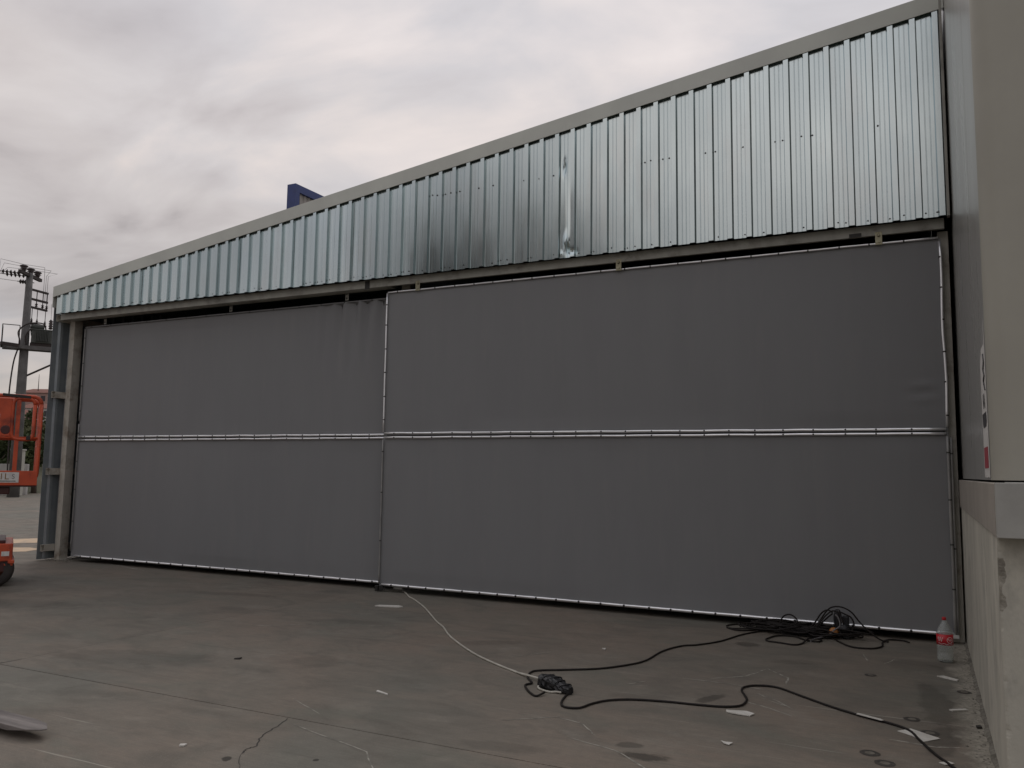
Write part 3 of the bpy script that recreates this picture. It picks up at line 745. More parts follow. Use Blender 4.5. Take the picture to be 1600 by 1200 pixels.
# tangled pile: many turns joined into one part, plus the loops one can tell apart
pile = empty('cable_pile', (-1.1, -.22, 0), 'tangled pile of black cable heaped against the right door near the bottle', 'cable pile')
P0 = Vector((-1.1, -.22, 0))
def loop(pts, r_=.0078, closed=False):
    return MB().tube([p - P0 for p in spline(pts, 7)], r_, 8)
for pts in ([(-1.92, -.2, .01), (-1.85, -.07, .01), (-1.63, -.03, .012), (-1.50, -.1, .02), (-1.61, -.3, .01), (-1.78, -.4, .01), (-1.9, -.28, .01), (-1.80, -.33, .012), (-1.4, -.2, .03)],
            [(-1.43, -.72, .01), (-1.36, -.5, .01), (-1.21, -.45, .012), (-1.07, -.59, .01), (-.96, -.59, .01), (-.95, -.48, .01), (-1.03, -.42, .01), (-1.06, -.6, .024), (-1.09, -.76, .01), (-1.15, -.87, .01), (-1.27, -.84, .01), (-1.4, -.81, .01), (-1.43, -.72, .01)],
            [(-1.0, -.12, .03), (-.87, -.25, .012), (-.85, -.33, .01), (-.79, -.49, .01), (-.66, -.69, .01), (-.5, -.69, .01), (-.41, -.54, .01), (-.41, -.3, .01), (-.36, -.14, .01), (-.24, -.12, .01), (-.18, -.19, .01)],
            [(-1.36, -.2, .03), (-1.365, -.2, .11), (-1.33, -.21, .165), (-1.27, -.22, .182), (-1.215, -.22, .15), (-1.19, -.22, .08), (-1.19, -.2, .02)],
            [(-1.10, -.3, .04), (-1.00, -.27, .13), (-.93, -.25, .235), (-.87, -.25, .292), (-.78, -.25, .302), (-.69, -.25, .262), (-.62, -.26, .18), (-.55, -.27, .11), (-.44, -.28, .03), (-.36, -.27, .01)],
            [(-1.06, -.34, .03), (-.98, -.30, .14), (-.91, -.28, .225), (-.85, -.27, .262), (-.79, -.28, .23), (-.76, -.3, .15)],
            [(-1.12, -.26, .03), (-1.03, -.25, .13), (-.98, -.24, .21), (-.94, -.25, .25), (-.90, -.25, .262), (-.86, -.25, .24)],
            [(-1.04, -.36, .02), (-.99, -.3, .10), (-.93, -.27, .17), (-.86, -.27, .235)],
            [(-.70, -.27, .05), (-.665, -.27, .14), (-.69, -.27, .21), (-.75, -.27, .24), (-.80, -.27, .26)]):
    loop(pts).build('cable_loop', MT['black_rubber'], pile, smooth=True)
r5 = random.Random(21); tm = MB()
for k in range(46):
    cx, cy = r5.gauss(-1.15, .20), r5.gauss(-.24, .06); a, b = r5.uniform(.12, .36), r5.uniform(.05, .13); ro = r5.gauss(0, .25); pts = []
    ph = r5.random()*6; z0 = r5.uniform(.012, .085)
    for i in range(10):
        t = ph + i*.72; x, y = a*math.cos(t)*r5.uniform(.85, 1.1), b*math.sin(t)*r5.uniform(.85, 1.1)
        X, Y = cx + x*math.cos(ro) - y*math.sin(ro), cy + x*math.sin(ro) + y*math.cos(ro)
        pts.append((max(-1.75, min(-.45, X)), max(-.5, min(-.05, Y)), max(.010, z0 + r5.uniform(-.02, .025))))
    tm.tube([p - P0 for p in spline(pts, 5)], .0075, 6)
tag(tm.build('tangle', MT['black_rubber'], pile, smooth=True), kind='stuff')
# grey thin lead in the pile
cable('grey_lead', [(-1.03, -.62), (-1.02, -.5), (-.96, -.42, .02), (-.88, -.36, .05), (-.84, -.34, .09), (-.79, -.33, .13), (-.80, -.325, .2), (-.83, -.32, .235)], .007, 'wire', 'thin grey lead rising out of the black cable pile', 'lead')
# upright black tool with an orange end
tl = empty('power_tool', (-.79, -.19, 0), 'black power tool with an orange end standing in the cable pile', 'tool')
T0 = Vector((-.79, -.19, 0))
b = MB().lathe([(.034, .05), (.038, .075), (.036, .12), (.042, .16), (.040, .20), (.030, .25), (.018, .268)], (-.03, 0, 0), 14)
b.build('body', MT['tool_black'], tl, smooth=True)
MB().box((.012, -.025, .10), (.075, .025, .21)).build('battery', MT['tool_black'], tl, bevel=.012)
MB().lathe([(.05, -.014), (.055, 0), (.05, .014)], (.03, -.03, .075), 18, 'y').build('disc_guard', MT['tool_black'], tl, smooth=True)
og = MB().lathe([(.030, -.06), (.042, -.05), (.044, 0), (.036, .02)], (-.06, -.09, .062), 14, 'y').lathe([(.012, -.075), (.012, -.06)], (-.06, -.09, .062), 10, 'y')
og.build('orange_end', MT['plug_orange'], tl, smooth=True)
MB().box((.02, -.10, .002), (.09, -.04, .05)).build('foot', MT['tool_black'], tl, bevel=.008)
MB().bar((-.02, -.043, .27), (.015, -.05, .14), .005, .004).build('trigger_strip', MT['wire'], tl)
# socket strip bundled in black tape
tb = empty('socket_bundle', (-2.47, -3.45, 0), 'lumpy socket strip wrapped in shiny black tape, joining the cables', 'socket strip')
ang = math.atan2(-3.46+3.36, -2.34+2.60)
tb.rotation_euler = (0, 0, R(-24))
secs = []
for i in range(13):
    t = i/12; x = -.14 + .285*t; w_ = .066*(1-.58*max(0, t-.4)/.6) ; h = .046*(1-.45*max(0, t-.3)/.7)
    secs.append((x, w_, h))
wv = []; n = 18
r6 = random.Random(3)
for x, w_, h in secs:
    for j in range(n):
        t = 2*math.pi*j/n; k = r6.uniform(.86, 1.12)
        sgn = lambda q: math.copysign(abs(q)**.6, q)
        wv.append((x + r6.uniform(-.006, .006), sgn(math.cos(t))*w_*k, h + .002 + sgn(math.sin(t))*h*(k if math.sin(t) > -.3 else 1)))
MB().add(wv, [(i*n+j, i*n+(j+1) % n, (i+1)*n+(j+1) % n, (i+1)*n+j) for i in range(12) for j in range(n)] + [tuple(range(n))[::-1], tuple(range(12*n, 13*n))]).build('taped_body', MT['black_tape'], tb)
for k in range(4):
    x = -.10 + .062*k; t_ = (x+.14)/.285; w_ = .066*(1-.58*max(0, t_-.4)/.6); h = .046*(1-.45*max(0, t_-.3)/.7); pts = []
    for j in range(21):
        t = 2*math.pi*j/20; sgn = lambda q: math.copysign(abs(q)**.6, q)
        pts.append((x + .016*math.sin(t) + .02*(k % 2)*math.cos(t), sgn(math.cos(t))*w_*1.03, max(.004, h+.002+sgn(math.sin(t))*h*1.03)))
    MB().tube(pts, .005, 5).build('tape_turn', MT['black_tape'], tb, smooth=True)
MB().tube(spline([(-.135, -.060, .02), (-.11, -.082, .010), (-.04, -.095, .009), (.02, -.085, .009), (.05, -.055, .012), (.09, -.04, .012)], 6), .0075, 8).build('white_lead', MT['white_cable'], tb, smooth=True)
# cola bottle
bo = empty('plastic_bottle', (.115, -.906, 0), 'clear plastic bottle with a red label and red cap by the right door corner', 'bottle')
rb = .064
outp = [(.020, .004), (.050, .002), (.060, .012), (rb, .03), (rb, .075), (rb-.004, .085), (rb, .095), (rb, .125), (rb+.001, .145), (rb+.001, .243), (rb, .248), (.060, .262), (.045, .295), (.030, .325), (.018, .345), (.0145, .352), (.0145, .362)]
inp = [(max(r_-.0016, .001), z+.0012) for r_, z in outp][::-1]
MB().lathe(outp + inp, (0, 0, 0), 32, close=True).build('bottle_body', MT['pet'], bo, smooth=True)
lb = MB().lathe([(rb+.0022, .150), (rb+.0022, .240), (rb+.0016, .240), (rb+.0016, .150)], (0, 0, 0), 40, close=True).build('bottle_label', MT['label_red'], bo, smooth=True)
def on_label(t, z, r_=rb+.0032): return (math.sin(t)*r_, -math.cos(t)*r_, z)
MB().tube([on_label(.62+.42*math.cos(a)*.9, .194+.024*math.sin(a)) for a in [2*math.pi*k/20 for k in range(21)]], .0017, 5).build('round_emblem', MT['label_white'], lb, smooth=True)
MB().tube([on_label(.62+.24*(k-4)/4, .194+.010*math.sin(k*1.25)) for k in range(9)], .0017, 5).build('emblem_wave', MT['label_white'], lb, smooth=True)
MB().tube(spline([on_label(-.95+.09*k, .198+.020*math.sin(k*1.9)) for k in range(9)], 4), .0018, 5).build('white_script', MT['label_white'], lb, smooth=True)
MB().tube(spline([on_label(-.9+.1*k, .162+.004*math.sin(k)) for k in range(20)], 3), .0012, 5).build('white_stripe', MT['label_white'], lb, smooth=True)
MB().lathe([(.0165, .356), (.0168, .360), (.0168, .376), (.015, .380), (.0, .3802)], (0, 0, 0), 20).build('bottle_cap', MT['cap_red'], bo, smooth=True)
# flat offcuts and litter
def scrap(name, pts, label, cat='scrap', h=.0035, curl=0., z0=.002, mt='paper'):
    n = len(pts); cx = sum(p[0] for p in pts)/n; cy = sum(p[1] for p in pts)/n
    mb = MB()
    vs = [(x-cx, y-cy, 0) for x, y in pts]
    vs = [(x, y, curl*((i*37) % 5)/4) for i, (x, y, z) in enumerate(vs)]
    vs2 = [(x, y, z+h) for x, y, z in vs]
    mb.add(vs+vs2, [tuple(range(n))[::-1], tuple(range(n, 2*n))] + [(i, (i+1) % n, n+(i+1) % n, n+i) for i in range(n)])
    o = mb.build(name, MT[mt]); o.location = (cx, cy, z0); return tag(o, label, cat, {'offcut': 'white offcuts on the concrete', 'chip': 'small chips on the concrete', 'sliver': 'pale slivers near the plinth', 'paper': 'white paper pieces on the concrete'}.get(cat))
scrap('white_strip', [(-5.82, -1.04), (-5.70, -1.03), (-5.52, -.97), (-5.50, -.93), (-5.58, -.90), (-5.80, -.98)], 'curved white strip lying flat below the meeting edge of the doors', 'strip', .012)
scrap('white_offcut', [(-1.26, -3.36), (-1.13, -3.33), (-1.07, -3.37), (-1.09, -3.43), (-1.2, -3.43), (-1.25, -3.40)], 'white boat-shaped offcut touching the middle of the long black cable', 'offcut', .006, .004)
scrap('white_offcut', [(-1.15, -4.03), (-1.115, -4.05), (-1.075, -4.05), (-1.09, -4.09), (-1.12, -4.085)], 'tiny white torn scrap in front of the boat-shaped offcut', 'offcut', .004, .006)
scrap('paper_piece', [(-.205, -3.29), (-.13, -3.20), (.035, -3.34), (-.055, -3.45), (-.12, -3.36)], 'larger white paper piece lying under the long black cable at right', 'paper', .003, .003, .0003)
scrap('paper_piece', [(.02, -3.82), (.07, -3.78), (.10, -3.81), (.05, -3.85)], 'small white scrap beside the cable at the bottom right corner', 'paper', .003, .004)
scrap('white_tape', [(-.46, -3.075), (-.45, -3.045), (-.31, -3.115), (-.29, -3.14), (-.30, -3.155)], 'thin white tape strip sitting on top of the black cable', 'tape', .003, 0, .016)
scrap('thin_splinter', [(-3.61, -4.09), (-3.49, -4.135), (-3.475, -4.16), (-3.60, -4.12)], 'short pale splinter lying alone on the open concrete', 'splinter', .005)
scrap('wood_sliver', [(.04, -1.56), (.09, -1.53), (.19, -1.62), (.18, -1.655)], 'pale wood sliver in front of the bottle near the wall', 'sliver', .008)
scrap('wood_sliver', [(.10, -2.60), (.20, -2.53), (.22, -2.55), (.12, -2.625)], 'thin pale sliver beside the rust ring at the plinth foot', 'sliver', .008)
scrap('white_chip', [(-2.68, -1.92), (-2.65, -1.90), (-2.64, -1.94)], 'tiny white chip on the concrete below the right door', 'chip', .008)
scrap('white_chip', [(-3.9, -5.62), (-3.87, -5.60), (-3.86, -5.63), (-3.885, -5.645)], 'tiny white chip left of the floor crack', 'chip', .008)
scrap('dark_bit', [(-5.23, -3.86), (-5.19, -3.84), (-5.20, -3.80)], 'tiny dark stone chip on the open concrete at left, far from the cables', 'chip', .01, mt='crack')
scrap('dark_bit', [(.245, -2.95), (.27, -2.93), (.28, -2.97), (.25, -2.985)], 'dark stone chip at the foot of the plinth', 'chip', .012, mt='crack')
# weathered board whose tip enters at the lower left
pk = empty('plank', (-5.5, -5.90, 0), 'weathered grey-brown plank end raised above the concrete at the bottom left corner', 'plank')
def pkv(x, y, z): return (x+5.5, y+5.90, z)
top = [(-6.9, -5.76), (-5.10, -5.845), (-4.88, -5.845), (-4.74, -5.862), (-4.655, -5.920), (-4.665, -5.950), (-4.745, -5.995), (-4.90, -6.005), (-6.9, -5.92)]
n = len(top)
zt_ = lambda x: .075 + (.012 if x < -6 else 0) - .010*max(0, (x+5)/.3)
bt = [(x+.012 if x < -4.85 else x-.012, y) for x, y in top]
vs = [pkv(x, y, zt_(x)) for x, y in top] + [pkv(x, y, zt_(x)-(.032 if x < -4.85 else .008)) for x, y in top]
MB().add(vs, [tuple(range(n)), tuple(range(n, 2*n))[::-1]] + [(i, (i+1) % n, n+(i+1) % n, n+i) for i in range(n)]).build('board', MT['plank'], pk, bevel=.003)
for x in (-5.42, -6.6):
    MB().box(pkv(x-.04, -5.93, 0), pkv(x+.04, -5.80, .0425+(.012 if x < -6 else 0))).build('bearer', MT['plank'], pk, bevel=.003)

# ------------------------------------------------------------------ AERIAL LIFT at the left edge
B_ = Vector((.54, .8417, 0)); A_ = Vector((-.8417, .54, 0))     # across and along the view past the hangar's left end
lift = empty('aerial_lift', (-10.80, -1.95, 0), 'orange-red aerial work platform cut by the left edge, with basket and wheeled base', 'aerial lift', rz=math.atan2(.8417, .54))
tubs = lambda mb, pts, r_=.021, n=10: mb.tube(pts, r_, n)
bk = MB()
ZT, ZM, ZF = 2.52, 1.955, 1.33
def rr(x0, x1, z0, z1, y, rad=.12):
    pts = []
    for cx, cz, a0 in ((x1-rad, z1-rad, 0), (x0+rad, z1-rad, 90), (x0+rad, z0+rad, 180), (x1-rad, z0+rad, 270)):
        for k in range(6): a = R(a0+18*k); pts.append((cx+rad*math.cos(a), y, cz+rad*math.sin(a)))
    pts.append(pts[0]); return pts
for y in (0, .75):
    o = MB().tube(rr(-1.75, 0, ZF+.05, ZT, y, .10), .026, 8); o.build('guard_rail', MT['orange'], lift, smooth=True)
MB().tube(rr(-.33, -.075, ZM-.02, ZT-.03, -.004, .08), .024, 8).build('gate_frame', MT['orange'], lift, smooth=True)
MB().tube([(-1.75, .0, ZM), (0, .0, ZM)], .018, 8).build('mid_rail', MT['orange'], lift, smooth=True)
MB().tube([(-1.75, .75, ZM), (0, .75, ZM)], .018, 8).build('mid_rail', MT['orange'], lift, smooth=True)
for x in (-.265, -.80, -1.3):
    MB().box((x-.026, -.02, ZF), (x+.026, .02, ZT-.05)).build('post', MT['orange'], lift, bevel=.004)
for z in (ZT, ZM):
    MB().tube([(0, 0, z-.10), (0, .75, z-.10)], .02, 8).build('end_rail', MT['orange'], lift, smooth=True)
MB().box((-1.7, -.012, ZM+.02), (-.345, .008, ZT-.04)).build('side_panel', MT['orange'], lift, bevel=.004)
MB().bar((-.46, -.016, ZT+.012), (-.13, -.016, ZT-.012), .03, .035).build('top_pad', MT['bolt'], lift)
MB().box((-1.75, -.028, ZF-.01), (.01, .012, ZF+.185)).build('toe_board', MT['orange'], lift, bevel=.004)
MB().box((-1.75, .0, ZF-.03), (.0, .76, ZF+.0)).build('basket_floor', MT['lift_dark'], lift)
MB().box((-1.35, .05, ZF-.13), (-.30, .6, ZF-.03)).build('basket_bracket', MT['lift_dark'], lift, bevel=.01)
st = MB().box((-1.15, -.0315, ZF+.028), (-.205, -.0285, ZF+.165)).build('sticker', MT['white_paint'], lift)
def face_front(x, z, y=-.0335): return Matrix(((1, 0, 0, x), (0, 0, -1, y), (0, 1, 0, z), (0, 0, 0, 1)))
text('S', 'lettering', 'wire', st, face_front(-.27, ZF+.105), .085)
text('L', 'lettering', 'ink_brown', st, face_front(-.345, ZF+.105), .115)
text('I', 'lettering', 'ink_brown', st, face_front(-.405, ZF+.105), .115)
text('ULTI', 'lettering', 'ink_red', st, face_front(-.60, ZF+.10), .115)
MB().box((-.44, -.0325, ZF+.042), (-.24, -.0317, ZF+.052)).build('small_print', MT['ink'], st)
MB().box((-.60, -.0165, 2.05), (-.475, -.0125, 2.27)).build('panel_sticker', MT['white_paint'], lift)
MB().lathe([(.0, -.0150), (.05, -.0149), (.06, -.0125)], (-.40, .0, 2.06), 12, 'y').build('scuff_patch', MT['lift_dark'], lift)
MB().tube(spline([(-.50, -.03, 1.30), (-.46, -.08, 1.12), (-.62, -.10, .90), (-.55, -.06, .62)], 6), .016, 8).build('hose', MT['black_rubber'], lift, smooth=True)
MB().box((-.155, -.034, 1.93), (-.105, -.015, 1.985)).build('latch', MT['bolt'], lift, bevel=.004)
MB().box((-.34, -.122, .40), (-.25, -.1195, .46)).build('warning_label', MT['white_paint'], lift)
# base
MB().box((-2.3, -.12, .33), (-.21, 1.0, .56)).build('chassis', MT['orange'], lift, bevel=.012)
MB().box((-2.3, -.10, .27), (-.20, .99, .33)).box((-.26, -.13, .30), (-.185, .2, .345)).build('chassis_skirt', MT['orange'], lift, bevel=.008)
MB().box((-2.2, -.05, .56), (-.30, .95, .60)).build('deck', MT['lift_dark'], lift, bevel=.006)
MB().tube([(-.42, -.04, .60), (-.42, -.04, .66), (-.38, -.04, .68)], .018, 8).build('beacon_stub', MT['iron'], lift)
MB().box((-1.95, .25, .60), (-1.55, .65, 2.1)).build('mast', MT['orange'], lift, bevel=.01)
MB().bar((-1.75, .45, 2.05), (-.9, .3, 1.25), .14, .16).build('jib_arm', MT['orange'], lift)
for x, y in ((-.40, -.02), (-.40, .90), (-2.05, -.02), (-2.05, .90)):
    wl_ = MB().lathe([(.09, -.075), (.17, -.085), (.205, -.07), (.222, -.045), (.224, 0), (.222, .045), (.205, .07), (.17, .085), (.09, .075)], (x, y, .224), 30, 'y').build('wheel', MT['tyre'], lift, smooth=True)
    MB().lathe([(.0, -.062), (.04, -.080), (.085, -.068), (.10, -.079)], (x, y, .224), 20, 'y').build('rim', MT['rim'], wl_, smooth=True)
MB().box((-.52, -.10, .20), (-.30, -.06, .34)).build('wheel_fork', MT['lift_dark'], lift)

# ------------------------------------------------------------------ UTILITY POLE with transformer
PX, PY, PT = -40.28, 16.83, 11.25
pole = empty('utility_pole', (PX, PY, 0), 'concrete power pole with switch racks and a platform, left of the hangar', 'utility pole')
MB().tube([(0, 0, -.2), (0, 0, 5), (0, 0, PT)], [.28, .225, .15], 12).build('shaft', MT['pole'], pole, smooth=True)
d1 = (B_*.62 + A_*1.25).normalized()        # crossarm direction
d2 = (B_*.75 + A_*.75).normalized()
dl = -B_
def iron(mb, name, mt='iron', parent=pole, **kw): return mb.build(name, MT[mt], parent, **kw)
zc = PT - .12
iron(MB().bar(d1*-1.0 + Vector((0, 0, zc)), d1*1.15 + Vector((0, 0, zc)), .15, .16), 'crossarm')
for t in (-.62, .08, .78):
    p = d1*t + Vector((0, 0, zc+.08))
    iron(MB().lathe([(.07, 0), (.13, .05), (.09, .09), (.18, .13), (.11, .17), (.20, .22), (.18, .28), (.07, .33)], tuple(p), 12), 'post_insulator', 'brown_insulator', smooth=True)
# strain insulator strings towards the left with wires going on
for t, dz, ln in ((-.95, .0, 1.15), (.2, -.02, 1.25), (1.0, -.25, .75)):
    p = d1*t*.5 + Vector((0, 0, zc-.02+dz)); q = p + dl*ln + A_*-.3 + Vector((0, 0, -.06))
    n = 5; mb = MB().tube([p, q], .022, 6)
    dd = (q-p)
    for k in range(n):
        c = p + dd*(.25+.7*k/n); e1 = dd.normalized()
        mb.tube([c-e1*.05, c-e1*.01, c+e1*.05], [.03, .125, .05], 9)
    iron(mb, 'strain_insulator', 'brown_insulator', smooth=True)
    w_ = [q + dl*s_ + A_*(-.28*s_) + Vector((0, 0, -.012*s_ + .0002*s_*s_)) for s_ in (0, 5, 10, 20, 30, 45)]
    iron(MB().tube(w_, .011, 5), 'line_wire', 'wire')
# jumper wires over the head
for t, h in ((-.62, .42), (.08, .30), (.78, .16)):
    a = d1*t + Vector((0, 0, zc+.36))
    pts = [dl*(1.3+.2*t) + d1*t*.5 + Vector((0, 0, zc-.02)), dl*(1.15) + d1*t*.5 + Vector((0, 0, zc+h+.2)), a + Vector((0, 0, .06)), a - dl*.9 + Vector((0, 0, .02)), d2*1.05 - dl*.12*t + Vector((0, 0, zc+.2)), d2*1.05 - dl*.12*t + Vector((0, 0, 9.9))]
    iron(MB().tube(pts, .010, 5), 'jumper', 'wire')
# disconnector rack
for z in (10.45, 9.97, 9.55, 8.72):
    iron(MB().bar(d2*.05 + Vector((0, 0, z)), d2*1.25 + Vector((0, 0, z)), .10, .10), 'rack_arm')
for t in (.32, .66, 1.18):
    iron(MB().tube([d2*t + Vector((0, 0, 8.72)), d2*t + Vector((0, 0, 9.0))] , .03, 6).tube([d2*t + Vector((0, 0, 9.0)), d2*t + Vector((0, 0, 9.52))], .018, 6).lathe([(.03, 0), (.07, .04), (.03, .08), (.07, .12), (.03, .16)], tuple(d2*t + Vector((0, 0, 8.78))), 8), 'fuse_link', 'brown_insulator')
for t in (.55, .95, 1.22):
    iron(MB().tube([d2*t + Vector((0, 0, 9.55)), d2*t + Vector((0, 0, 10.45))], .024, 6).lathe([(.03, 0), (.08, .04), (.03, .09), (.08, .13), (.03, .18)], tuple(d2*t + Vector((0, 0, 9.62))), 8), 'switch_blade', 'brown_insulator')
for t in (.25, .62):
    iron(MB().tube([d2*t + Vector((0, 0, 8.7)), d2*(t+.12) + Vector((0, 0, 8.1))], .02, 6), 'operating_rod')
# platform: beams both sides of the shaft, railing on the left
for s_ in (-.3, .3):
    iron(MB().bar(dl*.95 + A_*s_ + Vector((0, 0, 7.42)), B_*2.6 + A_*s_ + Vector((0, 0, 7.42)), .12, .20), 'platform_beam', 'pole')
iron(MB().box((-.4, -.4, 7.33), (.4, .4, 7.50)), 'pole_clamp', 'pole')
L0, L1 = dl*.98, dl*.25
iron(MB().bar(L0 + A_*.45 + Vector((0, 0, 7.48)), L0 - A_*.85 + Vector((0, 0, 7.48)), .12, .14).bar(L0 - A_*.85 + Vector((0, 0, 7.48)), L1 - A_*.85 + Vector((0, 0, 7.42)), .12, .16), 'platform_edge')
rl = MB()
for p in (L0 + A_*.45, L0 - A_*.85, L1 - A_*.85): rl.tube([p + Vector((0, 0, 7.45)), p + Vector((0, 0, 8.42))], .022, 6)
rl.tube([L0 + A_*.45 + Vector((0, 0, 8.42)), L0 - A_*.85 + Vector((0, 0, 8.42)), L1 - A_*.85 + Vector((0, 0, 8.42))], .022, 6)
iron(rl, 'platform_railing')
iron(MB().bar(Vector((.1, .1, 6.0)) , B_*2.3 + Vector((0, 0, 7.30)), .09, .09), 'brace')
iron(MB().tube(spline([B_*.9 + Vector((0, 0, 8.35)), B_*.75 + Vector((0, 0, 8.72)), B_*.1 - A_*.3 + Vector((0, 0, 8.62)), dl*.3 - A_*.3 + Vector((0, 0, 8.2)), dl*.22 - A_*.3 + Vector((0, 0, 7.6)), dl*.42 - A_*.2 + Vector((0, 0, 6.6)), dl*.5 - A_*.2 + Vector((0, 0, 4.9)), dl*.38 - A_*.25 + Vector((0, 0, 3.6)), dl*.3 - A_*.28 + Vector((0, 0, .2))], 6), .035, 6), 'down_cable', smooth=True)
iron(MB().tube(spline([B_*.25 - A_*.28 + Vector((0, 0, 8.4)), B_*.02 - A_*.3 + Vector((0, 0, 8.0)), B_*.08 - A_*.3 + Vector((0, 0, 7.5))], 6), .035, 6), 'down_cable', smooth=True)
iron(MB().box((-.55, -.45, 4.7), (-.15, -.2, 5.05)), 'meter_box')
tr = empty('transformer', (PX + B_.x*.72, PY + B_.y*.72, 7.52), 'grey-green finned transformer on the platform of the power pole', 'transformer', rz=math.atan2(.8417, .54))
MB().box((-.46, -.42, .16), (.75, .42, .80)).build('tank', MT['transformer'], tr, bevel=.02)
MB().box((-.5, -.35, 0), (.7, .35, .16)).build('base_frame', MT['iron'], tr)
MB().box((-.50, -.47, .80), (.80, .47, .85)).build('cover', MT['transformer'], tr, bevel=.01)
for k in range(9):
    MB().box((-.28+.07*k, -.56, .24), (-.255+.07*k, -.42, .78)).build('fin', MT['transformer'], tr)
for k in range(3):
    MB().lathe([(.05, .91), (.11, .96), (.06, 1.02), (.11, 1.08), (.06, 1.14), (.11, 1.2), (.06, 1.26), (.10, 1.32), (.03, 1.42)], (.36+.20*k, -.2+.1*k, 0), 10).build('bushing', MT['brown_insulator'], tr, smooth=True)
MB().lathe([(.10, -.3), (.13, -.28), (.13, .28), (.10, .3)], (-.2, .1, 1.02), 14, 'x').build('conservator', MT['transformer'], tr, smooth=True)
for k in range(3):
    MB().tube([(.36+.20*k, -.2+.1*k, 1.4), (.34+.20*k, -.2+.1*k, 2.2), (.8, .6, 2.25)], .009, 5).build('lead_wire', MT['wire'], tr)

# ------------------------------------------------------------------ BLUE SIGN BOARD behind the roof
bx, by0, by1, bz1 = -18.86, 12.0, 16.4, 11.26
bs = empty('sign_board', (bx, (by0+by1)/2, 0), 'blue framed sign board with pale corrugated face behind the sloping roof', 'sign board')
S0 = Vector((bx, (by0+by1)/2, 0))
def sput(mb, name, mt, **kw):
    mb.v = [tuple(Vector(p)-S0) for p in mb.v]; return mb.build(name, MT[mt], bs, **kw)
sput(MB().box((bx-.36, by0, 7.6), (bx, by0+.22, bz1)), 'frame_side', 'sign_blue')
sput(MB().box((bx-.36, by1-.22, 7.6), (bx, by1, bz1)), 'frame_side', 'sign_blue')
sput(MB().box((bx-.36, by0+.22, bz1-.26), (bx, by1-.22, bz1)), 'frame_top', 'sign_blue')
sput(MB().box((bx-.36, by0+.22, 7.6), (bx, by1-.22, 8.0)), 'frame_bottom', 'sign_blue')
vs = []; n = 0
yy = by0+.22
while yy < by1-.22:
    for dy, dx in ((0, 0), (.10, 0), (.13, .04), (.18, .04), (.21, 0)):
        vs.append((bx-.12+dx, yy+dy, 8.0)); n += 1
    yy += .22
vs = vs + [(x, y, bz1-.26 + .03*((int(y*9)) % 2)) for x, y, z in vs]
sput(MB().add(vs, [(i, i+1, n+i+1, n+i) for i in range(n-1)]), 'corrugated_face', 'sign_beige', fix=False)
for y in (by0+.7, by1-.7):
    sput(MB().tube([(bx-.18, y, 0), (bx-.18, y, 7.62)], .16, 12), 'post', 'sign_blue', smooth=True)

# ------------------------------------------------------------------ BLOCK across the yard, mirrored in the cladding
op = empty('warehouse_block', (-19.3, -30, 0), 'tall grey block across the yard behind the viewpoint, mirrored darkly in the middle cladding', 'building')
MB().box((-5.2, -5, 0), (5.0, 5, 13.6)).build('wall', MT['pole'], op)
MB().box((-5.4, -5.2, 13.6), (5.2, 5.2, 14.0)).build('roof', MT['fascia'], op)
for k in range(4):
    for j in range(4):
        MB().box((-4.2+2.4*k, 5.0, 1.2+3.2*j), (-3.0+2.4*k, 5.04, 2.7+3.2*j)).build('window', MT['window'], op)
# ------------------------------------------------------------------ FAR BACKGROUND seen past the left end
def far(dep, off, z=0): return Vector((0, -9.244, z)) + Vector((-.969, .625, 0))*dep + Vector((.8966, .4427, 0))*off
def fbar(dep0, off0, dep1, off1, z0, z1, w_): 
    p, q = far(dep0, off0), far(dep1, off1); zc_ = (z0+z1)/2
    return MB().bar((p.x, p.y, zc_), (q.x, q.y, zc_), w_, z1-z0)
tag(fbar(44, -9, 66, 6, -.01, .16, .35).build('kerb', MT['kerb'], bevel=.02), 'low dark kerb along the far edge of the yard', 'kerb')
for k, (a, b_, c, d_) in enumerate(((42, -9, 63.5, 6, ), (38.5, -9, 58, 6))):
    tag(fbar(a, b_, c, d_, -.0115, -.0075, .16).build('yard_line', MT['kerb_pale']), kind='structure')
# grass bank
bkm = MB(); n = 24
rows = []
for k in range(9):
    dep_ = 45.5 + k*2.2
    for i in range(n+1):
        off = -14 + 30*i/n
        p = far(dep_ + off*1.35*(1 if off > -6 else 1), off); h = -.03 + 1.9*min(1, k/4)**1.3 + (rnd.uniform(-.08, .08) if k else 0)
        rows.append((p.x, p.y, h))
bkm.add(rows, [(k*(n+1)+i, k*(n+1)+i+1, (k+1)*(n+1)+i+1, (k+1)*(n+1)+i) for k in range(8) for i in range(n)])
tag(bkm.build('grass_bank', MT['bank'], smooth=True, fix=False), kind='structure')
# low white wall and cabinet on the verge
lw = far(44.2, -2.2)
tag(fbar(43.6, -5.5, 44.8, .8, -.01, 1.62, .3).build('low_wall', MT['far_wall'], bevel=.02), 'low pale wall on the verge behind the lift basket', 'wall')
cbn = far(43.2, .18)
cab = empty('utility_cabinet', (cbn.x, cbn.y, 0), 'cream utility cabinet on the verge, seen through the lift basket', 'cabinet', rz=math.atan2(.4427, .8966))
MB().box((-.22, -.2, .0), (.24, .25, 2.30)).build('body', MT['cabinet'], cab, bevel=.01)
MB().box((-.26, -.24, 2.30), (.28, .29, 2.38)).build('lid', MT['cabinet'], cab, bevel=.01)
MB().box((-.19, -.206, .4), (.21, -.2005, 2.2)).build('door', MT['cabinet'], cab)
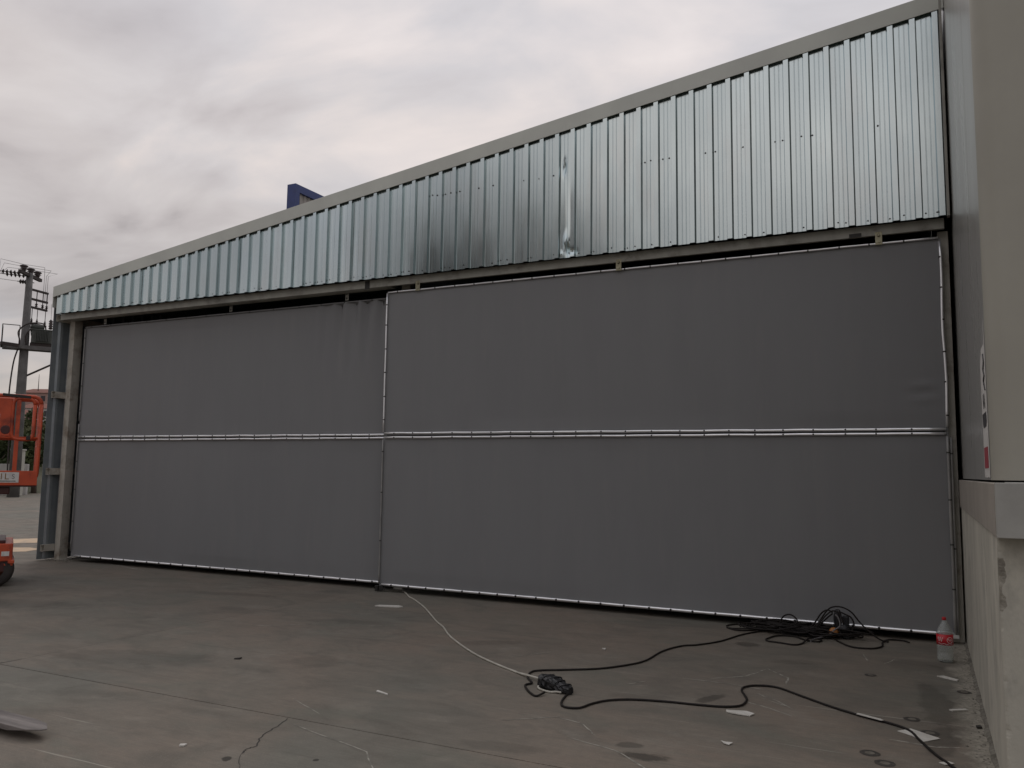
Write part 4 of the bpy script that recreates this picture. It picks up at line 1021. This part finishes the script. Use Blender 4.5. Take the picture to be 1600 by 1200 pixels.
# shrubs and trees beyond the yard
def tree(name, dep, off, base, h, w_, mt, label, seed, nl=2600, leaf=.16):
    r_ = random.Random(seed); p = far(dep, off, base)
    t = empty(name, p, label, 'tree' if h > 3 else 'shrub', 'greenery beyond the yard')
    tm_ = MB().tube([(0, 0, -.6), (r_.uniform(-.1, .1), 0, h*.3), (r_.uniform(-.2, .2), r_.uniform(-.2, .2), h*.75)], [.16, .11, .04], 8)
    for k in range(6):
        a = r_.random()*6.3; z = h*r_.uniform(.2, .5)
        tm_.tube([(0, 0, z), (math.cos(a)*w_*.3, math.sin(a)*w_*.3, z+h*.2), (math.cos(a)*w_*.42, math.sin(a)*w_*.42, z+h*.32)], [.05, .035, .015], 6)
    tm_.build('trunk', MT['bark'], t, smooth=True)
    lm = MB(); cl = []
    for k in range(16):
        a = r_.random()*6.3; rr_ = w_*.5*math.sqrt(r_.random()); z = h*(.22+.70*r_.random()); f = 1-.55*abs(z/h-.5)
        cl.append((math.cos(a)*rr_*f, math.sin(a)*rr_*f, z, w_*r_.uniform(.13, .24)))
    for k in range(nl):
        cx, cy, cz, cr_ = cl[r_.randrange(len(cl))]
        v = Vector((r_.gauss(0, 1), r_.gauss(0, 1), r_.gauss(0, .8))).normalized()*cr_*r_.uniform(.55, 1.1)
        c = Vector((cx, cy, max(.05, cz))) + v; u = Vector((r_.gauss(0, 1), r_.gauss(0, 1), r_.gauss(0, 1))).normalized(); w2 = u.orthogonal().normalized()
        s_ = leaf*r_.uniform(.6, 1.3)
        lm.add([c-u*s_, c+w2*s_*.5, c+u*s_, c-w2*s_*.5], [(0, 1, 2, 3)])
    tag(lm.build('crown', MT[mt], t, fix=False), kind='stuff')
tree('bush', 47.5, 1.25, .4, 3.0, 1.9, 'leaf', 'dark bush beside the left end of the hangar', 1)
tree('bush', 50.0, .15, 1.0, 2.5, 2.2, 'leaf2', 'olive bush behind the cream cabinet', 2)
tree('bush', 47.0, -1.15, 1.0, 2.2, 1.6, 'leaf', 'dark low bush behind the pale wall', 3)
tree('tree', 56.0, 2.3, 1.6, 3.6, 2.6, 'leaf', 'taller dark green tree behind the bush near the hangar corner', 4)
tree('tree', 60.0, .9, 1.7, 2.9, 3.2, 'leaf2', 'pale olive tree above the cabinet', 5)
tree('tree', 58.0, -3.2, 1.7, 3.6, 3.4, 'leaf', 'dark tree behind the solid panel of the lift basket', 6)
# hill with houses
hm = MB(); rows = []; n = 30
for k in range(10):
    dep_ = 110 + k*22
    for i in range(n+1):
        off = -90 + 150*i/n
        p = far(dep_, off); h = -1 + 17.5*(math.sin(min(1, k/7)*math.pi/2)**1.2) + rnd.uniform(-.5, .5) + 1.5*math.sin(off*.06)
        rows.append((p.x, p.y, h))
hm.add(rows, [(k*(n+1)+i, k*(n+1)+i+1, (k+1)*(n+1)+i+1, (k+1)*(n+1)+i) for k in range(9) for i in range(n)])
tag(hm.build('hill', MT['hill'], smooth=True, fix=False), kind='structure')
def house(dep, off, z, w_, d_, h, wall, label, seed, rot=0.):
    p = far(dep, off, z)
    t = empty('house', p, label, 'house', 'houses on the far hillside', rz=math.atan2(.4427, .8966)+rot)
    MB().box((-w_/2, -d_/2, -4), (w_/2, d_/2, h)).build('wall', MT[wall], t)
    e_ = .35; rh = 1.3
    MB().add([(-w_/2-e_, -d_/2-e_, h+.01), (w_/2+e_, -d_/2-e_, h+.01), (w_/2+e_, d_/2+e_, h+.01), (-w_/2-e_, d_/2+e_, h+.01), (-w_/2*.55, 0, h+rh), (w_/2*.55, 0, h+rh)],
             [(0,1,2,3),(0,1,5,4),(2,3,4,5),(1,2,5),(3,0,4)]).build('roof', MT['roof_red'], t)
    for fl_ in range(int(h/2.6)):
        for k in range(3):
            x = -w_/2 + w_*(k+.5)/3
            MB().box((x-.5, -d_/2-.03, .9+2.7*fl_), (x+.5, -d_/2+.02, 2.2+2.7*fl_)).build('window', MT['window'], t)
house(205, 5.6, 13.2, 8, 8, 5.6, 'house_pink', 'pink house with a red hipped roof beside the hangar corner', 1)
house(190, 5.2, 11.4, 7, 7, 2.7, 'house_white', 'white low house in front of the pink house', 2, .2)
house(215, .9, 13.0, 9, 8, 5.4, 'house_white', 'white two-storey house seen through the lift basket', 3, -.2)
house(185, .3, 9.6, 6, 6, 2.8, 'house_pink', 'small pinkish house below the white two-storey house', 4, .1)
house(240, -6, 15.0, 9, 9, 5.5, 'house_white', 'white house on the hill hidden mostly by the basket panel', 5)
am = far(203, 4.6, 13)
tag(MB().tube([(0, 0, -1), (0, 0, 6)], [.25, .2], 6).tube([(0, 0, 6), (0, 0, 10.5)], [.12, .04], 6).build('antenna_mast', MT['iron']), 'thin dark antenna mast on the hill beside the pink house', 'mast').location = am
